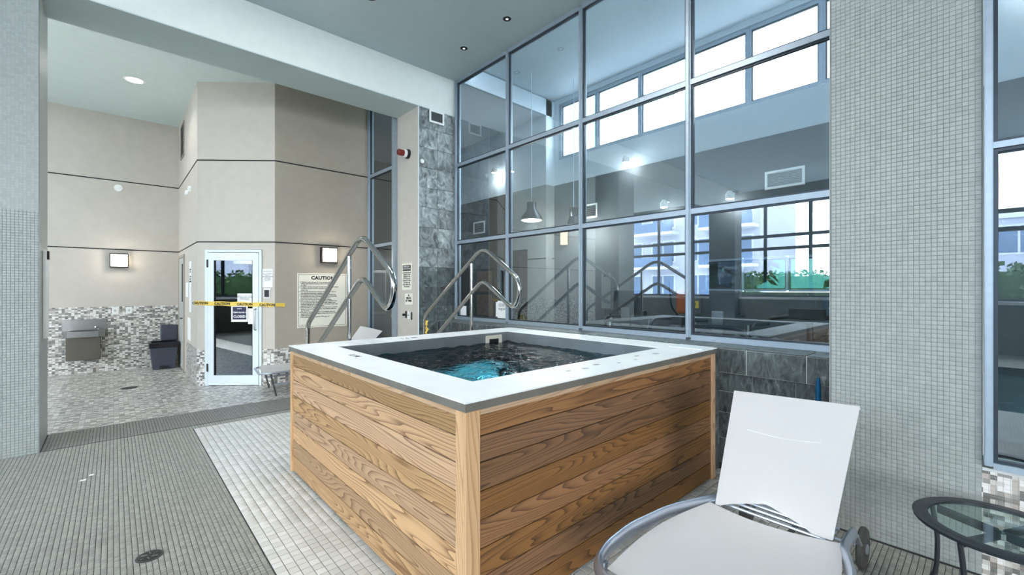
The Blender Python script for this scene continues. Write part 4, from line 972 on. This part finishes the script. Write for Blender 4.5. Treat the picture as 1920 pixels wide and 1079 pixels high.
# ================================================================== GYM beyond the glass
def treadmill(x, y, label, rot=0):
    t = thing('treadmill', label, 'treadmill', (x, y, 0), 'treadmills in the gym')
    mm = mat('machine_charcoal', (58, 64, 70), .35, .2)
    obj('deck', CB(x + .05, x + 1.15, y - .36, y + .36, .0, .20, b=.02), 'black', t); obj('belt', B(x + .2, x + 1.14, y - .25, y + .25, .20, .206), 'rubber', t)
    obj('motor_hood', MB().prism([(x - .12, y - .36), (x + .18, y - .38), (x + .18, y + .38), (x - .12, y + .36)], .12, .33), 'black', t)
    for s in (-1, 1):
        obj('upright', MB().tube([(x + .02, y + s * .34, .2), (x + .06, y + s * .33, .8), (x + .12, y + s * .30, 1.08)], .03, 10, fillet=.1), 'steel', t)
        obj('handrail', MB().tube([(x + .05, y + s * .33, .80), (x + .02, y + s * .36, 1.02), (x + .14, y + s * .36, 1.10), (x + .55, y + s * .36, 1.08)], .022, 10, fillet=.08), mm, t)
    obj('front_bar', MB().tube([(x, y - .33, .88), (x - .08, y - .27, 1.06), (x - .08, y + .27, 1.06), (x, y + .33, .88)], .022, 10, fillet=.09), mm, t)
    c = obj('console', MB().prism([(x + .02, y - .27), (x + .10, y - .27), (x + .10, y + .27), (x + .02, y + .27)], 1.14, 1.20), mm, t)
    obj('console_head', CB(x + .02, x + .09, y - .23, y + .21, 1.16, 1.48, b=.03), mm, t)
    obj('console_neck', CB(x + .0, x + .05, y - .07, y + .07, .98, 1.24, b=.015), 'steel', t)
    obj('cup_holder', MB().lathe([(.05, 1.10), (.05, 1.19)], (x + .08, y + .33, 0), 14), mm, t)
    return t
treadmill(5.15, 2.12, 'black treadmill with tall console behind the lower right pane of the tall glass')
treadmill(5.15, 3.35, 'black treadmill seen through the third column of panes, behind the mirrored handrails')
ex = thing('exercise_bike', 'black upright exercise bike behind the right edge of the lower glass pane', 'exercise bike', (5.2, 1.2, 0))
obj('body', CB(5.05, 5.55, 1.12, 1.28, .2, .62, b=.04), 'black', ex); obj('base', MB().tube([(4.95, 1.0, .04), (4.95, 1.45, .04)], .035, 10), 'black', ex); obj('base', MB().tube([(5.75, 1.0, .04), (5.75, 1.45, .04)], .035, 10), 'black', ex)
obj('spine', MB().tube([(4.95, 1.2, .06), (5.75, 1.2, .06)], .03, 10), 'black', ex)
obj('stem', MB().tube([(5.15, 1.2, .55), (5.10, 1.2, 1.16)], .03, 10), 'black', ex)
obj('handlebar', MB().tube([(5.45, 1.62, 1.17), (5.12, 1.56, 1.18), (5.08, 1.2, 1.24), (5.12, .86, 1.18), (5.45, .80, 1.17)], .022, 10, fillet=.1), 'black', ex)
obj('display', CB(5.0, 5.05, 1.05, 1.36, 1.19, 1.30, b=.01), 'black', ex)
obj('seat_post', MB().tube([(5.55, 1.2, .5), (5.62, 1.2, .92)], .025, 10), 'steel', ex); obj('saddle', MB().lathe([(.04, .92), (.13, .96), (.10, 1.01)], (5.65, 1.2, 0), 18, sx=1.2), 'black', ex)
ex = thing('cycle_frame', 'exercise cycle with orange pad and black cable behind the mirrored handrail', 'exercise bike', (5.6, 2.74, 0))
obj('post', MB().tube([(5.6, 2.74, .03), (5.6, 2.74, 1.15)], .03, 10), 'black', ex); obj('pad', CB(5.5, 5.6, 2.63, 2.81, 1.16, 1.48, b=.04), 'orange', ex); obj('base', CB(5.3, 5.9, 2.6, 2.88, 0, .05), 'black', ex)
obj('arm', MB().tube([(5.55, 2.8, 1.14), (5.5, 2.86, 1.25), (5.5, 2.88, 1.45), (5.5, 2.89, 1.60)], .014, 8, fillet=.05), 'black', ex)
rk = thing('dumbbell_rack', 'low black dumbbell rack just inside the lower right glass pane', 'rack', (4.5, 1.7, 0))
obj('shelf', CB(4.42, 4.60, 1.05, 2.35, .93, .96), 'black', rk)
for yy in (1.1, 2.3): obj('leg', CB(4.44, 4.58, yy - .03, yy + .03, 0, .93), 'black', rk)
for i in range(7):
    yy = 1.18 + i * .17; t = thing('dumbbell', 'chrome-ended dumbbell, %s from the right of the row inside the lower right pane' % ('first', 'second', 'third', 'fourth', 'fifth', 'sixth', 'seventh')[i], 'dumbbell', (4.5, yy, .96), 'dumbbells on the rack')
    obj('bar', MB().tube([(4.44, yy, 1.0), (4.57, yy, 1.0)], .012, 8), 'chrome', t)
    for xx in (4.41, 4.56): obj('head', MB().lathe([(.03, 0), (.038, .008), (.038, .032), (.03, .04)], (xx, yy, .999), 16, 'x'), 'steel', t)
def pendant(x, y, z, label, r=.2):
    t = thing('pendant_lamp', label, 'ceiling light', (x, y, z), 'round pendant lamps in the gym')
    obj('shade', MB().lathe([(r, 0), (r * .95, .05), (r * .55, .15), (.08, .19), (.08, .30)], (x, y, z), 28), 'steel_dark', t)
    obj('diffuser', MB().lathe([(r * .92, -.002), (r * .8, -.012)], (x, y, z), 28), emit_mat('pendant_glow', (255, 250, 240), 6) if 'pendant_glow' not in _M else _M['pendant_glow'], t)
    obj('stem', MB().tube([(x, y, z + .3), (x, y, 5.2 if y < 5.8 else 4.88)], .006, 8), 'gymwall', t)
    light('pendant_light', 'POINT', (x, y, z - .12), 38, (1, .95, .88), .08)
pendant(5.25, 5.25, 2.66, 'dome pendant lamp in the second column of panes of the gym', .19)
pendant(6.0, 4.95, 2.62, 'smaller dome pendant lamp farther back in the gym beside the mullion', .12)
t = thing('gym_sconce', 'amber cylinder wall lamp on the far gym wall beside the mullion', 'wall lamp', (6.4, 5.45, 2.4)); obj('glass_tube', MB().lathe([(.07, 2.34), (.07, 2.58)], (6.38, 5.50, 0), 18), emit_mat('amber', (255, 224, 180), 1.6), t); obj('cap', MB().lathe([(.074, 2.58), (.074, 2.61)], (6.38, 5.50, 0), 18), 'black', t); obj('bracket', B(6.40, 6.47, 5.47, 5.53, 2.4, 2.5), 'black', t)
for (x, y, z, lb) in ((6.30, 4.08, 3.60, 'lit spot lamp on the far gym wall under the clerestory'), (6.30, 3.40, 2.76, 'lit spot lamp above the lower transom in the third column of panes'), (6.30, 2.42, 2.74, 'lit spot lamp left of the gym vent'), (6.06, 7.2, 4.0, 'lit spot lamp high in the pane next to the slate pier'), (6.30, -.42, 4.55, 'lit spot lamp in the upper near pane at the right edge')):
    t = thing('spot_lamp', lb, 'spotlight', (x, y, z)); obj('head', MB().lathe([(.055, .0), (.06, .06), (.03, .11)], (x, y, z), 16), 'white', t)
    obj('lens', MB().lathe([(.05, -.004), (.048, -.008)], (x, y, z), 16), _M['lamp_lens'], t); 
    obj('arm', MB().tube([(x, y, z + .1), (x + .175, y, z + .1)], .01, 8), 'white', t)
    light('spot_light', 'POINT', (x, y, z - .08), 7, (1, .97, .92), .04)
t = thing('framed_board', 'brown framed picture pair on the dark gym wall seen through the pane beside the pier', 'picture', (6.22, 7.7, 1.4)); obj('frame', CB(6.20, 6.228, 7.38, 8.05, .82, 1.95), 'dark', t); obj('picture', B(6.196, 6.20, 7.44, 7.99, 1.42, 1.89), 'brown', t); obj('picture', B(6.196, 6.20, 7.44, 7.99, .88, 1.36), 'brown', t)
t = thing('area_sign', 'small dark sign lettered AREA in the lower right corner of the gym glass', 'sign', (6.46, 1.3, 1.3)); obj('panel', B(6.455, 6.468, 1.02, 1.38, 1.05, 1.40), mat('sign_slate', (66, 84, 96), .5), t); text('print', 'AREA', .10, (6.454, 1.20, 1.25), R(180), 'paper', t)
t = thing('warning_sticker', 'small yellow warning sticker on the gym wall left of the tall treadmill console', 'sticker', (6.46, 2.9, 1.2)); obj('sheet', B(6.462, 6.469, 2.93, 3.03, 1.20, 1.31), 'yellow', t); text('print', '!', .09, (6.461, 2.98, 1.22), R(180), 'ink', t)
t = thing('leaning_board', 'pale wooden plank leaning behind the narrow window beside the pier', 'plank', (3.6, 7.0, 0)); obj('board', MB().tube([(3.62, 7.06, 1.05), (3.72, 6.75, 0.02)], .03, 4, ry=.05), 'wood_plain', t)
t = thing('framed_poster', 'grey framed poster behind the narrow window beside the pier', 'picture', (3.6, 8.0, 1.4)); obj('frame', B(3.46, 3.95, 7.98, 8.0, 1.0, 1.85), 'steel', t); obj('picture', B(3.49, 3.92, 7.975, 7.98, 1.05, 1.80), 'darkwall', t); obj('board', B(3.40, 4.2, 8.0, 8.04, 0, 2.1), 'darkwall', t)

# ================================================================== POOL FITTINGS (mirrored)
t = thing('pool_handrail', 'steel pool handrail mirrored faintly in the lower right pane', 'handrail', (-5.9, 1.2, 0))
for yy in (1.0, 1.5):
    obj('rail', MB().tube([(-6.6, yy, 0), (-6.6, yy, .95), (-5.6, yy, .95), (-5.1, yy, .1), (-5.1, yy, -.4)], .022, 10, fillet=.15), 'chrome', t)
    obj('post', MB().tube([(-6.0, yy, 0), (-6.0, yy, .94)], .018, 10), 'chrome', t)
t = thing('life_buoy', 'red life ring on the low wall of the pool hall', 'life ring', (-7.9, 2.3, .8)); obj('ring', MB().tube([(-7.9, 2.3 + .26 * math.cos(a * math.pi / 10), .75 + .26 * math.sin(a * math.pi / 10)) for a in range(20)], .06, 10, closed=True), mat('buoy_red', (200, 60, 40), .5), t); obj('bracket', B(-7.99, -7.88, 2.27, 2.33, 1.0, 1.06), 'steel', t)

# ================================================================== OUTSIDE
struct('ground', MB().box(-80, -8.3, -60, 80, -.4, -.1).box(6.62, 80, -60, 80, -.4, -.1), 'paving')
hg = thing('hedge', 'clipped green hedge on the terrace outside the pool hall windows', 'hedge', (-13, -2, 0))
def leafy(x0, x1, y0, y1, z0, z1, n, s=.14, seed=1):
    r = np.random.RandomState(seed); mb = MB()
    for i in range(n):
        p = Vector((r.uniform(x0, x1), r.uniform(y0, y1), r.uniform(z0, z1))); a = Vector(r.normal(size=3)).normalized() * s; b = Vector(r.normal(size=3)).normalized() * s
        mb.add([tuple(p), tuple(p + a), tuple(p + a + b), tuple(p + b)], [(0, 1, 2, 3)])
    return mb
obj('foliage', leafy(-13.8, -12.4, -9, 8, .6, 2.2, 7000, .13, 3), 'hedge', hg, kind='stuff'); obj('core', B(-13.6, -12.6, -9, 8, -.1, 2.0), 'hedge', hg)
pl = thing('planter_wall', 'long pale planter wall below the terrace hedge', 'planter', (-12.2, -3, 0)); obj('wall', B(-12.15, -11.9, -14, 14, -.1, 1.0), 'bwhite', pl); obj('coping', B(-12.2, -11.85, -14, 14, 1.0, 1.1), 'bwhite', pl)
def tree(x, y, h, r, label, seed, grp):
    t = thing('tree', label, 'tree', (x, y, 0), grp); rr_ = np.random.RandomState(seed); mb = MB()
    for i in range(2600):
        d = Vector(rr_.normal(size=3)).normalized() * r * rr_.uniform(.5, 1.05) ** .6; p = Vector((x, y, h - r)) + Vector((d.x, d.y, d.z * 1.1)); a = Vector(rr_.normal(size=3)).normalized() * .22; b = Vector(rr_.normal(size=3)).normalized() * .22
        mb.add([tuple(p), tuple(p + a), tuple(p + a + b), tuple(p + b)], [(0, 1, 2, 3)])
    obj('crown', mb, 'hedge', t, kind='stuff'); obj('trunk', MB().tube([(x, y, -.1), (x, y, h - r)], .14, 10), 'brown', t)
tree(11.5, 5.0, 4.4, 1.6, 'leafy tree outside the gym strip window, left one', 5, 'trees outside the gym'); tree(12.6, 1.2, 4.2, 1.5, 'leafy tree outside the gym strip window, right one', 6, 'trees outside the gym')
def building(x, y0, y1, dx, h, floors, bays, label, wm, gm, balcony=True, face=1, grp='buildings around the pool hall'):
    t = thing('apartment_building', label, 'building', (x, (y0 + y1) / 2, 0), grp)
    xf = x; xb = x - face * dx; obj('wall', B(min(xf, xb), max(xf, xb), y0, y1, -.2, h), wm, t)
    fh = h / floors; bw = (y1 - y0) / bays
    for i in range(floors):
        for j in range(bays):
            a = y0 + j * bw; z_ = i * fh
            o = obj('window', B(min(xf, xf + face * .06), max(xf, xf + face * .06), a + bw * .14, a + bw * .86, z_ + fh * .2, z_ + fh * .85), 'bwhite', t)
            obj('pane', B(min(xf + face * .05, xf + face * .09), max(xf + face * .05, xf + face * .09), a + bw * .18, a + bw * .48, z_ + fh * .24, z_ + fh * .81), gm, o)
            obj('pane', B(min(xf + face * .05, xf + face * .09), max(xf + face * .05, xf + face * .09), a + bw * .52, a + bw * .82, z_ + fh * .24, z_ + fh * .81), gm, o)
            if balcony and j % 2 == 0 and i:
                o = obj('balcony', B(min(xf, xf + face * 1.5), max(xf, xf + face * 1.5), a + .1, a + bw * 1.3, z_, z_ + .25), 'bwhite', t)
                obj('balustrade', B(min(xf + face * 1.42, xf + face * 1.5), max(xf + face * 1.42, xf + face * 1.5), a + .1, a + bw * 1.3, z_ + .25, z_ + 1.15), gm, o)
    obj('parapet', B(min(xf, xb) - .2, max(xf, xb) + .2, y0 - .2, y1 + .2, h, h + .5), 'bwhite', t)
building(-32, 13, 34, 10, 30, 9, 6, 'tall apartment block with balconies mirrored in the lower glass panes', 'bwall', 'bdark')
building(-40, -3, 9.5, 8, 6.5, 2, 4, 'low house with dark windows mirrored in the lower right pane', 'bwall', 'bdark', False)
building(-30, -22, -3.5, 8, 17, 5, 5, 'long blue grey block mirrored in the near right-hand window', 'bwall', 'bdark', True)
building(24, 14, 24, 6, 26, 8, 5, 'turquoise glazed tower outside the left end of the gym clerestory', 'bturq', 'bwhite', False, -1)
